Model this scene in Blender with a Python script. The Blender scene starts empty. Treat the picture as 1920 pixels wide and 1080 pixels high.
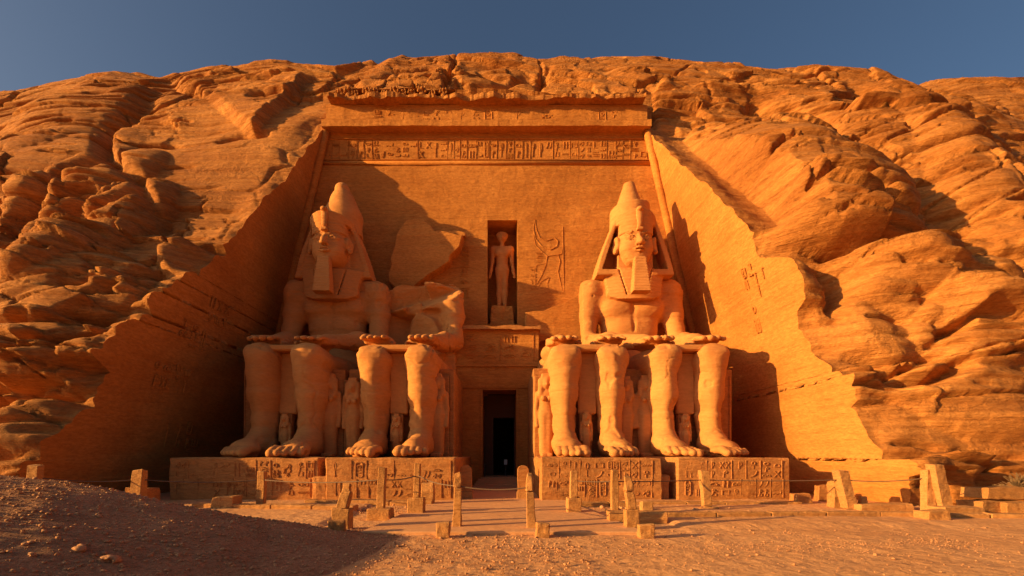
import bpy, bmesh, math, random
import numpy as np
C = bpy.context
R = math.radians
random.seed(7)
# ------------------------------------------------------------------ camera, sky, sun, exposure
scene = C.scene
F, CX, CY, EYE = 830.0, 940.0, 850.0, 2.44      # focal length and principal point in 1920-wide pixels, eye height in metres
cam_d = bpy.data.cameras.new('camera'); cam = bpy.data.objects.new('camera', cam_d)
scene.collection.objects.link(cam); scene.camera = cam
cam_d.sensor_width = 36; cam_d.lens = F / 1920 * 36
cam_d.shift_x = (960 - CX) / 1920; cam_d.shift_y = (CY - 540) / 1920
cam_d.clip_end = 3000
cam.location = (0, 0, EYE); cam.rotation_euler = (R(90), 0, 0)
SUN_EL, SUN_AZ = 12.5, 17.5           # elevation; angle of travel turned from +X towards +Y
w = bpy.data.worlds.new('World'); scene.world = w; w.use_nodes = True
nt = w.node_tree; bg = nt.nodes['Background']
sky = nt.nodes.new('ShaderNodeTexSky'); sky.sky_type = 'NISHITA'; sky.sun_disc = False
sky.sun_elevation = R(SUN_EL); sky.sun_rotation = R(270 - SUN_AZ)
sky.air_density = 1.0; sky.dust_density = 6.0; sky.ozone_density = 3.0; sky.altitude = 0
nt.links.new(sky.outputs[0], bg.inputs[0]); bg.inputs[1].default_value = 0.065
sd = bpy.data.lights.new('sun', 'SUN'); so = bpy.data.objects.new('sun', sd); scene.collection.objects.link(so)
sd.energy = 5.0; sd.angle = R(0.5); sd.color = (1.0, 0.60, 0.20)
from mathutils import Vector, Matrix, Euler
ray = Vector((math.cos(R(SUN_AZ))*math.cos(R(SUN_EL)), math.sin(R(SUN_AZ))*math.cos(R(SUN_EL)), -math.sin(R(SUN_EL))))
so.rotation_euler = ray.to_track_quat('-Z', 'Y').to_euler(); so.location = (-60, -20, 30)
scene.view_settings.view_transform = 'Standard'; scene.view_settings.look = 'None'
scene.view_settings.exposure = 0.86; scene.view_settings.gamma = 1
# ------------------------------------------------------------------ helpers
def at(px, py, Y): return ((px-CX)/F*Y, Y, EYE-(py-CY)/F*Y)
def gy(py, z=0.0): return F*(EYE-z)/(py-CY)
def link(o, parent=None):
    scene.collection.objects.link(o)
    if parent: o.parent = parent
    return o
def tag(o, label=None, cat=None, group=None, kind=None):
    if label: o['label'] = label
    if cat: o['category'] = cat
    if group: o['group'] = group
    if kind: o['kind'] = kind
    return o
def empty(name, loc, label, cat, group=None, rz=0):
    o = bpy.data.objects.new(name, None); link(o); o.location = loc; o.rotation_euler = (0, 0, rz); o.empty_display_size = .3
    return tag(o, label, cat, group)
def mesh_obj(name, V, Fc, mat, parent=None, smooth=False, loc=None):
    me = bpy.data.meshes.new(name)
    V = np.asarray(V, dtype=np.float32)
    if isinstance(Fc, np.ndarray):
        n = len(Fc); k = Fc.shape[1]
        me.vertices.add(len(V)); me.vertices.foreach_set('co', V.ravel())
        me.loops.add(n*k); me.loops.foreach_set('vertex_index', Fc.astype(np.int32).ravel())
        me.polygons.add(n); me.polygons.foreach_set('loop_start', np.arange(n, dtype=np.int32)*k)
        me.update(calc_edges=True); me.validate()
    else:
        me.from_pydata(V.tolist(), [], [list(f) for f in Fc])
    me.update()
    if smooth: me.polygons.foreach_set('use_smooth', [True]*len(me.polygons))
    me.materials.append(mat)
    o = bpy.data.objects.new(name, me); link(o, parent)
    if loc: o.location = loc
    return o
# numpy value noise
_rs = np.random.RandomState(3); _perm = _rs.permutation(256).astype(np.int64); _val = _rs.rand(256).astype(np.float32)*2-1
def _h(i, j, k): return _val[_perm[(_perm[(_perm[i & 255]+j) & 255]+k) & 255]]
def vnoise(x, y, z):
    x = np.asarray(x, dtype=np.float64); y = np.asarray(y, dtype=np.float64); z = np.asarray(z, dtype=np.float64)
    x, y, z = np.broadcast_arrays(x, y, z)
    i = np.floor(x).astype(np.int64); j = np.floor(y).astype(np.int64); k = np.floor(z).astype(np.int64)
    fx, fy, fz = x-i, y-j, z-k
    fx = fx*fx*fx*(fx*(fx*6-15)+10); fy = fy*fy*fy*(fy*(fy*6-15)+10); fz = fz*fz*fz*(fz*(fz*6-15)+10)
    def L(a, b, t): return a+(b-a)*t
    return L(L(L(_h(i,j,k), _h(i+1,j,k), fx), L(_h(i,j+1,k), _h(i+1,j+1,k), fx), fy),
             L(L(_h(i,j,k+1), _h(i+1,j,k+1), fx), L(_h(i,j+1,k+1), _h(i+1,j+1,k+1), fx), fy), fz)
def fbm(x, y, z, o=4, g=.5):
    s = 0; a = 1; f = 1; n = 0
    for q in range(o):
        s = s+a*vnoise(x*f+q*17.3, y*f+q*5.1, z*f+q*9.7); n += a; a *= g; f *= 2.03
    return s/n
def sstep(a, b, x):
    t = np.clip((x-a)/(b-a), 0, 1); return t*t*(3-2*t)
# ------------------------------------------------------------------ materials
def stone(name, c1, c2, c3, strata=.5, fine=.5, crack=0., scale=1., rough=.92, grain=.25):
    m = bpy.data.materials.new(name); m.use_nodes = True; t = m.node_tree; N = t.nodes; Lk = t.links
    b = N['Principled BSDF']; b.inputs['Roughness'].default_value = rough
    b.inputs['Specular IOR Level'].default_value = .15
    tc = N.new('ShaderNodeNewGeometry')
    def mapping(s):
        mp = N.new('ShaderNodeMapping'); mp.inputs['Scale'].default_value = s; Lk.new(tc.outputs['Position'], mp.inputs[0]); return mp
    def noise(mp, sc, det=6, dist=0, ro=.55):
        n = N.new('ShaderNodeTexNoise'); n.inputs['Scale'].default_value = sc; n.inputs['Detail'].default_value = det
        n.inputs['Distortion'].default_value = dist; n.inputs['Roughness'].default_value = ro; Lk.new(mp.outputs[0], n.inputs[0]); return n
    mp1 = mapping((scale,)*3); mps = mapping((.05*scale, .08*scale, 1.0*scale)); mpg = mapping((.35*scale, .35*scale, 1.*scale))
    big = noise(mp1, .16, 5, .6); st = noise(mps, 2.2, 9, .7, .65); gr = noise(mpg, 9., 5, .2, .7); mid = noise(mp1, 1.3, 7, .3, .6)
    r1 = N.new('ShaderNodeValToRGB'); r1.color_ramp.elements[0].position = .34; r1.color_ramp.elements[1].position = .66
    r1.color_ramp.elements[0].color = (*c1, 1); r1.color_ramp.elements[1].color = (*c2, 1); Lk.new(big.outputs[0], r1.inputs[0])
    r2 = N.new('ShaderNodeValToRGB'); r2.color_ramp.elements[0].position = .36; r2.color_ramp.elements[1].position = .62
    r2.color_ramp.elements[0].color = (*c3, 1); r2.color_ramp.elements[1].color = (1, 1, 1, 1); Lk.new(st.outputs[0], r2.inputs[0])
    mx = N.new('ShaderNodeMixRGB'); mx.blend_type = 'MULTIPLY'; mx.inputs[0].default_value = strata
    Lk.new(r1.outputs[0], mx.inputs[1]); Lk.new(r2.outputs[0], mx.inputs[2])
    r3 = N.new('ShaderNodeValToRGB'); r3.color_ramp.elements[0].position = .38; r3.color_ramp.elements[1].position = .6
    r3.color_ramp.elements[0].color = (.62, .58, .55, 1); r3.color_ramp.elements[1].color = (1, 1, 1, 1); Lk.new(gr.outputs[0], r3.inputs[0])
    mx2 = N.new('ShaderNodeMixRGB'); mx2.blend_type = 'MULTIPLY'; mx2.inputs[0].default_value = grain*2
    Lk.new(mx.outputs[0], mx2.inputs[1]); Lk.new(r3.outputs[0], mx2.inputs[2]); Lk.new(mx2.outputs[0], b.inputs['Base Color'])
    # bump chain
    def bump(h, d, s, prev=None):
        q = N.new('ShaderNodeBump'); q.inputs['Distance'].default_value = d; q.inputs['Strength'].default_value = s
        Lk.new(h, q.inputs['Height'])
        if prev: Lk.new(prev.outputs[0], q.inputs['Normal'])
        return q
    mpf = mapping((.10*scale, .22*scale, 1.0*scale)); st2 = noise(mpf, 6.5, 7, .1, .7)
    q = bump(st.outputs[0], .40, strata); q = bump(st2.outputs[0], .11, strata, q); q = bump(mid.outputs[0], .18, fine, q); q = bump(gr.outputs[0], .05, fine, q)
    if crack > 0:
        vm = mapping((.07*scale, .12*scale, .42*scale)); nz = noise(mp1, .8, 4)
        va = N.new('ShaderNodeVectorMath'); va.operation = 'MULTIPLY_ADD'; va.inputs[1].default_value = (.6, .6, .6)
        Lk.new(nz.outputs['Color'], va.inputs[0]); Lk.new(vm.outputs[0], va.inputs[2])
        v = N.new('ShaderNodeTexVoronoi'); v.feature = 'DISTANCE_TO_EDGE'; v.inputs['Scale'].default_value = 1.0; Lk.new(va.outputs[0], v.inputs[0])
        rr = N.new('ShaderNodeValToRGB'); rr.color_ramp.elements[0].position = 0; rr.color_ramp.elements[1].position = .035; Lk.new(v.outputs[0], rr.inputs[0])
        q = bump(rr.outputs[0], .25, crack, q)
    Lk.new(q.outputs[0], b.inputs['Normal'])
    return m
M_rock = stone('natural_sandstone', (.46, .175, .042), (.64, .275, .072), (.58, .47, .40), .7, .8, .22, grain=.35)
M_wall = stone('dressed_sandstone', (.50, .19, .040), (.66, .275, .065), (.70, .58, .50), .36, .45, 0, grain=.3)
M_stat = stone('carved_sandstone', (.55, .225, .065), (.66, .29, .09), (.78, .70, .64), .22, .25, .0, grain=.15)
M_ped = stone('pedestal_sandstone', (.46, .19, .055), (.58, .25, .08), (.7, .6, .55), .35, .6, 0, grain=.3)
M_post = stone('post_sandstone', (.46, .21, .065), (.60, .29, .10), (.75, .68, .6), .3, .45, 0, 2.0, grain=.25)
M_sand = stone('sand', (.70, .34, .135), (.80, .41, .17), (.9, .85, .82), .1, .5, 0, 1.5, .95, grain=.3)
M_path = stone('paving', (.68, .33, .14), (.76, .39, .17), (.9, .85, .82), .1, .18, 0, 1.5, .9, grain=.12)
M_mound = stone('gravelly_earth', (.52, .24, .11), (.64, .31, .15), (.9, .85, .8), .1, 1., 0, 4, .95, grain=.4)
M_pebble = stone('pebble', (.46, .22, .10), (.64, .32, .15), (.8, .75, .7), .1, .4, 0, 4, .9, grain=.2)
def plain(name, c, rough=.8, metal=0):
    m = bpy.data.materials.new(name); m.use_nodes = True; t = m.node_tree; b = t.nodes['Principled BSDF']
    b.inputs['Roughness'].default_value = rough; b.inputs['Metallic'].default_value = metal
    n = t.nodes.new('ShaderNodeTexNoise'); n.inputs['Scale'].default_value = 12
    r = t.nodes.new('ShaderNodeValToRGB'); r.color_ramp.elements[0].color = (*[x*.8 for x in c], 1); r.color_ramp.elements[1].color = (*c, 1)
    t.links.new(n.outputs[0], r.inputs[0]); t.links.new(r.outputs[0], b.inputs['Base Color']); return m
M_rope = plain('rope_fibre', (.16, .09, .05)); M_sign = plain('white_board', (.75, .72, .68)); M_metal = plain('dark_metal', (.12, .10, .09), .5, .6)
M_dark = plain('dark_inner_stone', (.16, .07, .035), .95)  # much darker brown than the outer stone, used for the passage
M_bush = plain('dry_twigs', (.22, .13, .06), .9)
# ------------------------------------------------------------------ geometry: rock hill, cut by the recess
def XL(z): return -(21.0-.235*z)
def XR(z): return 18.4-.227*z
ZT = 30.9                                   # top of the dressed facade
# profile knots (Y, z), left and right of the recess
PL = np.array([(17.3,-1),(18.3,2.4),(20.3,4.6),(22.4,9.5),(27,14.8),(31.6,21.8),(35.9,28.8),(37.0,31),(40.5,36.5),(44,42),(47.5,45),(54,47.5),(66,48),(84,40)])
PR = np.array([(18.6,-1),(19.1,2.0),(20.9,4.8),(22.8,8.6),(26.2,16.3),(31.2,22.8),(35.9,28.8),(37.0,31),(40.5,36.5),(44,42),(47.5,45),(54,47.5),(66,48),(84,40)])
def resamp(P, ts): k = np.arange(len(P)); return np.interp(ts, k, P[:,0]), np.interp(ts, k, P[:,1])
seg = np.r_[0, np.cumsum(np.hypot(np.diff(PL[:,0]), np.diff(PL[:,1])))]
def rows():
    a = list(np.arange(0, seg[7], .105)); a += list(np.linspace(seg[7], seg[10], 190)); a += list(np.linspace(seg[10], seg[-1], 60)[1:])
    return np.array(a)
arc = rows(); tp = np.interp(arc, seg, np.arange(len(PL)))
# smooth the knots a little
yl, zl = resamp(PL, tp); yr, zr = resamp(PR, tp)
def sm(a, n=13):
    k = np.ones(n)/n; b = np.convolve(np.pad(a, n//2, mode='edge'), k, mode='valid'); return b[:len(a)]
yl, zl, yr, zr = sm(yl), sm(zl), sm(yr), sm(zr)
offs = list(np.arange(0, 22, .12))
s = .12
while offs[-1] < 95: s *= 1.016; offs.append(offs[-1]+s)
offs = np.array(offs); NO = len(offs); NCn = 200
nr = len(arc); ncol = NO*2+NCn
side = np.zeros(ncol)       # 0 left, 1 right
side[NO+NCn:] = 1; side[NO:NO+NCn] = np.linspace(0, 1, NCn+2)[1:-1]
Yb = yl[:,None]*(1-side)+yr[:,None]*side; Zb = zl[:,None]*(1-side)+zr[:,None]*side
def Xof(Z):
    X = np.empty_like(Z)
    Zc = np.minimum(Z, 34)
    X[:,:NO] = XL(Zc[:,:NO])-offs[::-1]
    X[:,NO+NCn:] = XR(Zc[:,NO+NCn:])+offs
    f = side[NO:NO+NCn]
    X[:,NO:NO+NCn] = XL(Zc[:,NO:NO+NCn])*(1-f)+XR(Zc[:,NO:NO+NCn])*f
    return X
Xb = Xof(Zb)
# skyline of the hill
skx = np.array([-300,0,60,150,262,300,330,420,500,570,650,700,850,960,1010,1130,1250,1350,1440,1500,1590,1640,1680,1740,1800,1900,2100,2400])
sky_ = np.array([330,198,172,146,126,136,142,118,104,103,113,95,92,95,108,103,100,108,122,116,126,146,164,142,139,146,160,230])
fx = CX+F*Xb/np.maximum(Yb, 5); fy = CY-F*(Zb-EYE)/Yb
sk = np.interp(CX+F*Xb/47.5, skx, sky_); gain = (CY-sk)/(CY-98)
wz = sstep(20, 44, Zb)
Z1 = EYE+(Zb-EYE)*(1+(gain-1)*wz)
Yb = Yb + 0
# displacement along the slope normal
D = np.zeros_like(Zb)
D += 1.0*fbm(Xb/15, Yb/12, Zb/7, 2)-.35
farL = sstep(0, 6, XL(Zb)-Xb); farR = sstep(0, 3, Xb-XR(Zb)); rough_area = np.maximum(sstep(3, 12, XL(Zb)-Xb)*sstep(60, -40, fx-330), sstep(.8, 4, Xb-XR(Zb)))
rough_area = np.maximum(rough_area, sstep(31, 34, Zb)*.8)
rough_area = np.maximum(rough_area, sstep(14, 9, Zb)*.8)
def poly_dist(px, py, pts):
    """distance to a polyline and the side of it (positive on its right, going along it)"""
    best = np.full(px.shape, 1e9); sgn = np.ones(px.shape); par = np.zeros(px.shape)
    L = len(pts)-1
    for i in range(L):
        ax, ay = pts[i]; bx, by = pts[i+1]; dx, dy = bx-ax, by-ay
        t = np.clip(((px-ax)*dx+(py-ay)*dy)/(dx*dx+dy*dy), 0, 1)
        d = np.hypot(px-ax-t*dx, py-ay-t*dy); m = d < best
        best = np.where(m, d, best); sgn = np.where(m, np.sign(dx*(py-ay)-dy*(px-ax)), sgn); par = np.where(m, (i+t)/L, par)
    return best, sgn, par
wx = fx+2.5*fbm(Xb/3, Yb/3, Zb/3, 3)+10*fbm(Xb/9+5, Yb/9, Zb/9, 3); wy = fy+2.5*fbm(Xb/3+40, Yb/3, Zb/3, 3)+8*fbm(Xb/9+70, Yb/9, Zb/9, 3)
def bulge(cx, cy, rx, ry, ang, amp, p=.6, skew=0):
    a = R(ang); dx = wx-cx; dy = wy-cy
    u = (dx*math.cos(a)+dy*math.sin(a))/rx; v = (-dx*math.sin(a)+dy*math.cos(a))/ry
    v = v-skew*(1-u*u)*.5
    r2 = np.clip(1-(u*u+v*v), 0, 1)
    return amp*r2**p
def groove(pts, wpx, depth):
    d, s_, par = poly_dist(wx, wy, pts); ta = np.sin(np.pi*np.clip(par, .02, .98))**.35
    return -depth*np.exp(-(d/wpx)**2)*ta
def step(pts, amp, soft, fall):
    d, s_, par = poly_dist(wx, wy, pts); sd_ = d*s_; ta = np.minimum(1, 8*np.minimum(par, 1-par)+.0)
    return amp*sstep(-soft, soft, sd_)*np.exp(-np.clip(sd_, 0, None)/fall)*ta
# strata, as ledges that stand out and undercut
warp = 2.0*fbm(Xb/20, Yb/20, Zb/12, 2)+.07*fbm(Xb/3.5, Yb/3.5, Zb/2, 3)
def ledges(freq, amp, seed):
    q = (Zb+warp+.12*np.abs(Xb-2)*.35)*freq+seed; s_ = q-np.floor(q); L = _h(np.floor(q).astype(np.int64), seed, (np.floor(Xb/7+.5*fbm(Xb/4,Yb/4,Zb/4,2))).astype(np.int64))*.5+.5
    msk = sstep(-.25, .25, fbm(Xb/7+seed, Yb/7, Zb/3, 3)+.1)
    return amp*L*msk*(sstep(0, .09, s_)*(1-.8*s_))
dome = np.clip(1-((fx-1500)/270)**2-((fy-360-.42*(fx-1500))/125)**2, 0, 1)
calm = 1-.6*sstep(0, .35, dome); calm *= 1-.75*sstep(360, 290, fx)*sstep(400, 330, fy); calm *= 1-.45*sstep(1500, 1560, fx)*sstep(330, 260, fy-.35*(fx-1600))
CALM = calm
D += rough_area*CALM*(ledges(.33, .8, 3)+ledges(.78, .42, 11)+ledges(1.7, .24, 23)-.35)
D += .10*ledges(1.1, 1., 31)+.05*ledges(2.6, 1., 37)
q2 = Zb+.8*warp+2.2*dome**.7+.10*np.abs(Xb)
def beds(h, seed, depth, thin, thr):
    k_ = q2/h+.35*fbm(Xb/6+seed, Yb/6, Zb/6, 3); fr = np.abs(k_-np.floor(k_)-.5)*h; n_ = fbm(Xb/7+seed*3, np.floor(k_)*3.7, seed+.5, 3)
    return -depth*np.exp(-(fr/thin)**2)*sstep(thr, thr+.12, n_)
ra2 = np.maximum(rough_area, .25*sstep(3, 6, XL(Zb)-Xb)); D += ra2*(beds(1.5, 3, .85, .12, .03)+beds(.9, 9, .55, .09, .07)+beds(3.1, 17, 1.2, .17, .02))
rough_area = rough_area*calm*(1-.4*sstep(420, 340, fx)*sstep(560, 480, fy))
ridge = 1-np.abs(fbm(Xb/15+31, Yb/10, Zb/3, 5))*4.5
D -= rough_area*.5*np.clip(ridge, 0, 1)**5*sstep(-.1, .3, fbm(Xb/12, Yb/12, Zb/8+50, 3)+.05)
ridge = 1-np.abs(fbm(Xb/4+71, Yb/12, Zb/9, 4))*6
D -= rough_area*.3*np.clip(ridge, 0, 1)**4*sstep(.0, .3, fbm(Xb/10+20, Yb/12, Zb/8+50, 3))
D += rough_area*(.13*fbm(Xb/6, Yb/4, Zb/.7, 4)+.05*fbm(Xb/1.1, Yb/1.1, Zb/.5, 3))
def worley(u, v, seed, tilt=False):
    i = np.floor(u).astype(np.int64); j = np.floor(v).astype(np.int64); f1 = np.full(u.shape, 9.); f2 = np.full(u.shape, 9.); idv = np.zeros(u.shape); tl = np.zeros(u.shape)
    for di in (-1, 0, 1):
        for dj in (-1, 0, 1):
            a = i+di; b_ = j+dj; px_ = a+.5+.45*_h(a, b_, seed); py_ = b_+.5+.45*_h(a, b_, seed+1); d = np.maximum(np.abs(u-px_)*.9, np.abs(v-py_))+.25*np.hypot(u-px_, v-py_)
            m = d < f1; f2 = np.where(m, f1, np.minimum(f2, d)); idv = np.where(m, _h(a, b_, seed+2), idv); tl = np.where(m, (u-px_)*_h(a, b_, seed+3)+(v-py_)*_h(a, b_, seed+4), tl); f1 = np.where(m, d, f1)
    return f2-f1, idv, tl
ARC = np.repeat(arc[:,None], ncol, 1)
def blocks(su, sv, seed, mask, amp, depth, thin, tilt=0.):
    e, i_d, tl = worley((Xb+.5*warp+.12*fbm(Xb, Yb, Zb, 3))/su, (ARC+warp*.8+.15*fbm(Xb/1.5, Yb, Zb+9, 3))/sv, seed)
    return mask*((amp*i_d+tilt*tl)*sstep(0, .05, e)-depth*np.exp(-(e/thin)**2))
bl = sstep(470, 400, fx)*sstep(400, 440, fy+.12*fx)*sstep(800, 740, fy)
D += blocks(2.6, 1.25, 5, bl, .30, .30, .05, .3)
brk = sstep(.08, .3, fbm(Xb/8+13, Yb/8, Zb/5, 3)+.04)
D += blocks(5.5, 1.7, 9, rough_area*brk, .22, .30, .035, .35)
D += blocks(9, 3.2, 15, ra2*sstep(-.15, .15, fbm(Xb/12+63, Yb/8, Zb/7, 3)), .35, .6, .022, .7*CALM)+blocks(15, 6.5, 25, np.maximum(ra2, .3), .3, .5, .013, .8*CALM)
# --- left of the recess
D += step([(590,125),(545,185),(500,240),(470,270)], .9, 5, 160)
D += groove([(318,132),(262,185),(205,245),(205,300),(262,345),(300,420)], 12, 1.1)
D += bulge(120, 205, 215, 62, -22, 1.3, .9) + bulge(80, 300, 200, 60, -12, .9, .9)
D += bulge(110, 385, 230, 46, -24, 1.6, .7) + bulge(180, 445, 180, 44, -32, 1.9, .6) + bulge(60, 520, 210, 48, -15, 1.0, .8)
D += bulge(120, 545, 170, 52, -12, 1.6, .5) + bulge(30, 660, 170, 70, -10, 1.8, .5) + bulge(60, 770, 190, 52, -22, 1.4)
D += groove([(0,455),(80,400),(150,345),(220,318)], 11, 1.3) + groove([(0,510),(110,470),(180,425),(270,380)], 9, 1.3)
D += step([(290,480),(350,455),(418,462)], 1.0, 4, 60) - step([(235,520),(300,500),(365,515)], .7, 4, 50)
D += groove([(0,640),(60,655),(140,640),(230,600)], 7, 1.2) + groove([(0,735),(90,730),(150,745)], 9, 1.2)
D += groove([(410,270),(450,262),(500,262)], 5, .9) + groove([(310,140),(380,165),(440,160)], 5, .8)
# --- right of the recess
D += bulge(1520, 372, 265, 118, 27, 3.0, .8) + bulge(1430, 300, 130, 70, 10, .8, .9)
D += bulge(1660, 262, 300, 62, 30, 1.5, .9) + bulge(1830, 330, 270, 75, 42, 1.5, .9) + bulge(1800, 200, 190, 60, 18, 1.2, .9)
D += bulge(1740, 545, 180, 72, 12, 2.4, .7) + bulge(1610, 605, 140, 55, 18, 1.3, .7) + bulge(1830, 620, 140, 70, 8, 1.7, .7)
D += bulge(1640, 540, 120, 34, 8, .8, .7) + bulge(1850, 745, 190, 62, 12, 1.2, .8) + bulge(1870, 520, 90, 38, 10, 1.0, .7)
D += groove([(1440,455),(1540,478),(1640,478),(1740,470)], 15, 2.6) + groove([(1520,500),(1560,540),(1580,590)], 16, 1.5)
D += groove([(1660,700),(1740,712),(1800,690)], 12, 1.8) + groove([(1600,655),(1680,690),(1770,668)], 8, 1.0)
D += groove([(1410,180),(1500,215),(1550,250),(1580,290)], 8, 1.4) + groove([(1690,370),(1790,440),(1880,500)], 12, 1.2)
D += groove([(1280,250),(1330,300),(1400,390),(1425,450),(1500,500)], 12, 1.1) + groove([(1290,330),(1340,345),(1440,350)], 3.5, .8)
D += groove([(1430,425),(1520,395),(1620,405),(1700,425)], 3.5, .9) + groove([(1370,370),(1450,330),(1560,330)], 3, .6)
D += groove([(1600,130),(1690,168),(1790,225),(1890,300)], 9, 1.5)
D += groove([(1760,640),(1800,610),(1860,615)], 10, 1.4) + groove([(1690,150),(1760,200),(1850,260)], 8, 1.2)
D += step([(1700,860),(1800,842),(1900,850)], 1.0, 5, 90)
# --- above the facade
D += groove([(640,150),(720,140),(800,128),(850,135)], 5, 1.2) + groove([(850,160),(920,150),(1000,130)], 5, 1.1)
D += groove([(850,140),(858,110),(850,90)], 4, 1.2) + groove([(1010,180),(1012,140),(1030,120)], 5, 1.4) + groove([(838,190),(842,150),(858,140)], 3.5, .8)
D += step([(1040,190),(960,176),(870,186)], -.8, 4, 40) + groove([(700,108),(750,100)], 5, 1.0)
D += groove([(1215,175),(1230,240)], 8, 1.0) + groove([(1200,200),(1290,215),(1340,250)], 5, .8) + groove([(1400,190),(1430,185)], 8, 1.0)
for k in range(42):           # short bedding cracks and small weathered pockets
    xx = random.choice([random.uniform(0, 470), random.uniform(1270, 1920), random.uniform(640, 1250)])
    yy = random.uniform(120, 640) if not 600 < xx < 1260 else random.uniform(110, 175)
    if 330 < xx < 600 and yy > 250: continue
    ll = random.uniform(20, 80); a = R(random.uniform(-20, 0) if xx < 600 else random.uniform(0, 25))
    D += groove([(xx, yy), (xx+ll*.5*math.cos(a), yy+ll*.5*math.sin(a)+random.uniform(-4, 4)), (xx+ll*math.cos(a), yy+ll*math.sin(a))], random.uniform(2.2, 4.5), random.uniform(.4, 1.0))
sw = sstep(15.3, 15.9, Zb+.5*vnoise(Xb, Yb, Zb))*sstep(2.9, 2.5, Xb-XR(Zb)+.3*fbm(Xb/2, Yb/2, Zb/2, 3))*sstep(-.1, 0, Xb-XR(Zb))*sstep(30, 29, Zb)
D = D*(1-sw)+sw*(-.75+.12*fbm(Xb/2, Yb/2, Zb/1.5, 3))
D *= (1-.6*sstep(38, 45, Zb))*(1-.75*sstep(52, 62, Yb))
D += .05*fbm(Xb/.8, Yb/.8, Zb/.35, 3)*(.35+.65*rough_area)
# the cut edges are rough lower down on the left, cleaner on the right
edge = np.minimum(np.abs(XL(Zb)-Xb), np.abs(Xb-XR(Zb))); we = sstep(0, 2.2, edge)
D = D*(.35+.65*we)+ (1-we)*(.45*fbm(Xb/2.2+9, Yb/2.2, Zb/1.5, 4)+ np.where(Zb < 15.5, 1, .15)*((ledges(.30, 1.7, 41)+ledges(.75, .5, 43)-.75)*np.where(Xb > 0, .35, 1)+np.where(Xb > 0, 1.2, .2)*fbm(Xb/9, Yb/3.4+4, Zb/3.0, 2)+np.where(Xb > 0, .35, 0)*np.sign(vnoise(0*Zb+3.3, 1.7, Zb/1.9))))
gyv = np.gradient(Yb, axis=0); gzv = np.gradient(Z1, axis=0); nrm = np.hypot(gyv, gzv)
ny, nz = -gzv/nrm, gyv/nrm
Yd = Yb+D*ny*1.0; Zd = Z1+D*nz*.75
Xd = Xof(np.where(edge < 3, Zd, Zb)*(1-we)+Zb*we) + we*.45*fbm(Xb/3+88, Yb/3, Zb/2, 4)*rough_area*2
# build faces
idx = np.arange(nr*ncol).reshape(nr, ncol)
f = np.stack([idx[:-1,:-1], idx[:-1,1:], idx[1:,1:], idx[1:,:-1]], -1)
rT = int(np.searchsorted(zl, ZT+.75)); keep = np.ones((nr-1, ncol-1), bool); keep[:rT, NO-1:NO+NCn] = False
# the lip over the facade is pulled forward
for r_ in range(rT, rT+14):
    kk = (1-(r_-rT)/14.)**2
    lipY = 35.75+.3*fbm(Xb[r_,NO:NO+NCn]/1.5, 3.3, .7, 4)
    Yd[r_,NO:NO+NCn] = Yd[r_,NO:NO+NCn]*(1-kk)+lipY*kk
V = np.stack([Xd, Yd, Zd], -1).reshape(-1, 3)
hill = mesh_obj('hill', V, f[keep].reshape(-1, 4), M_rock, smooth=True); hill['kind'] = 'structure'
# underside of the lip
ed = V[idx[rT, NO-1:NO+NCn+1]]; bk = ed.copy(); bk[:,1] = 37.4; bk[:,2] += .1; rt_ = ed[:,0] > -4.0+.3*np.sin(ed[:,0]); bk[rt_,1] = 36.15; bk[rt_,2] = 30.8
Vu = np.concatenate([ed, bk]); n = len(ed)
# ------------------------------------------------------------------ facade
temple = empty('temple_facade', (0, 36, 0), 'sandstone temple front cut into the rock, with carved friezes, side walls, niche and dark doorway', 'temple')
def part(name, V, Fc, mat, smooth=False, parent=None, off=(0, 36, 0)):
    V = np.asarray(V, dtype=np.float32)-np.array(off, dtype=np.float32)
    return mesh_obj(name, V, Fc, mat, parent or temple, smooth)
part('rock_lip', Vu, [(i, i+1, n+i+1, n+i) for i in range(n-1)], M_rock)
def side_wall(col, cornerX, sgn):
    edge_v = np.stack([Xd[:,col], Yd[:,col], Zd[:,col]], -1)[:rT+2]
    m = 90; t_ = (np.linspace(0, 1, m)**1.0)
    zc = np.linspace(-1, edge_v[-1,2], len(edge_v)); zc = edge_v[:,2]
    cv = np.stack([cornerX(zc), np.full_like(zc, 36.3), zc], -1)
    G = cv[:,None,:]*(1-t_[None,:,None])+edge_v[:,None,:]*t_[None,:,None]
    amp = np.minimum(1, 12*t_*(1-t_)+.0)[None,:]
    G[...,0] = cornerX(G[...,2])+sgn*amp*(.10*fbm(G[...,0]/3, G[...,1]/3, G[...,2]/1.5, 4)-.02)
    i_ = np.arange(G.shape[0]*m).reshape(-1, m); q = np.stack([i_[:-1,:-1], i_[:-1,1:], i_[1:,1:], i_[1:,:-1]], -1).reshape(-1, 4)
    return part('side_wall', G.reshape(-1, 3), q, M_wall, True)
side_wall(NO-1, XL, -1); side_wall(NO+NCn, XR, 1)
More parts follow.
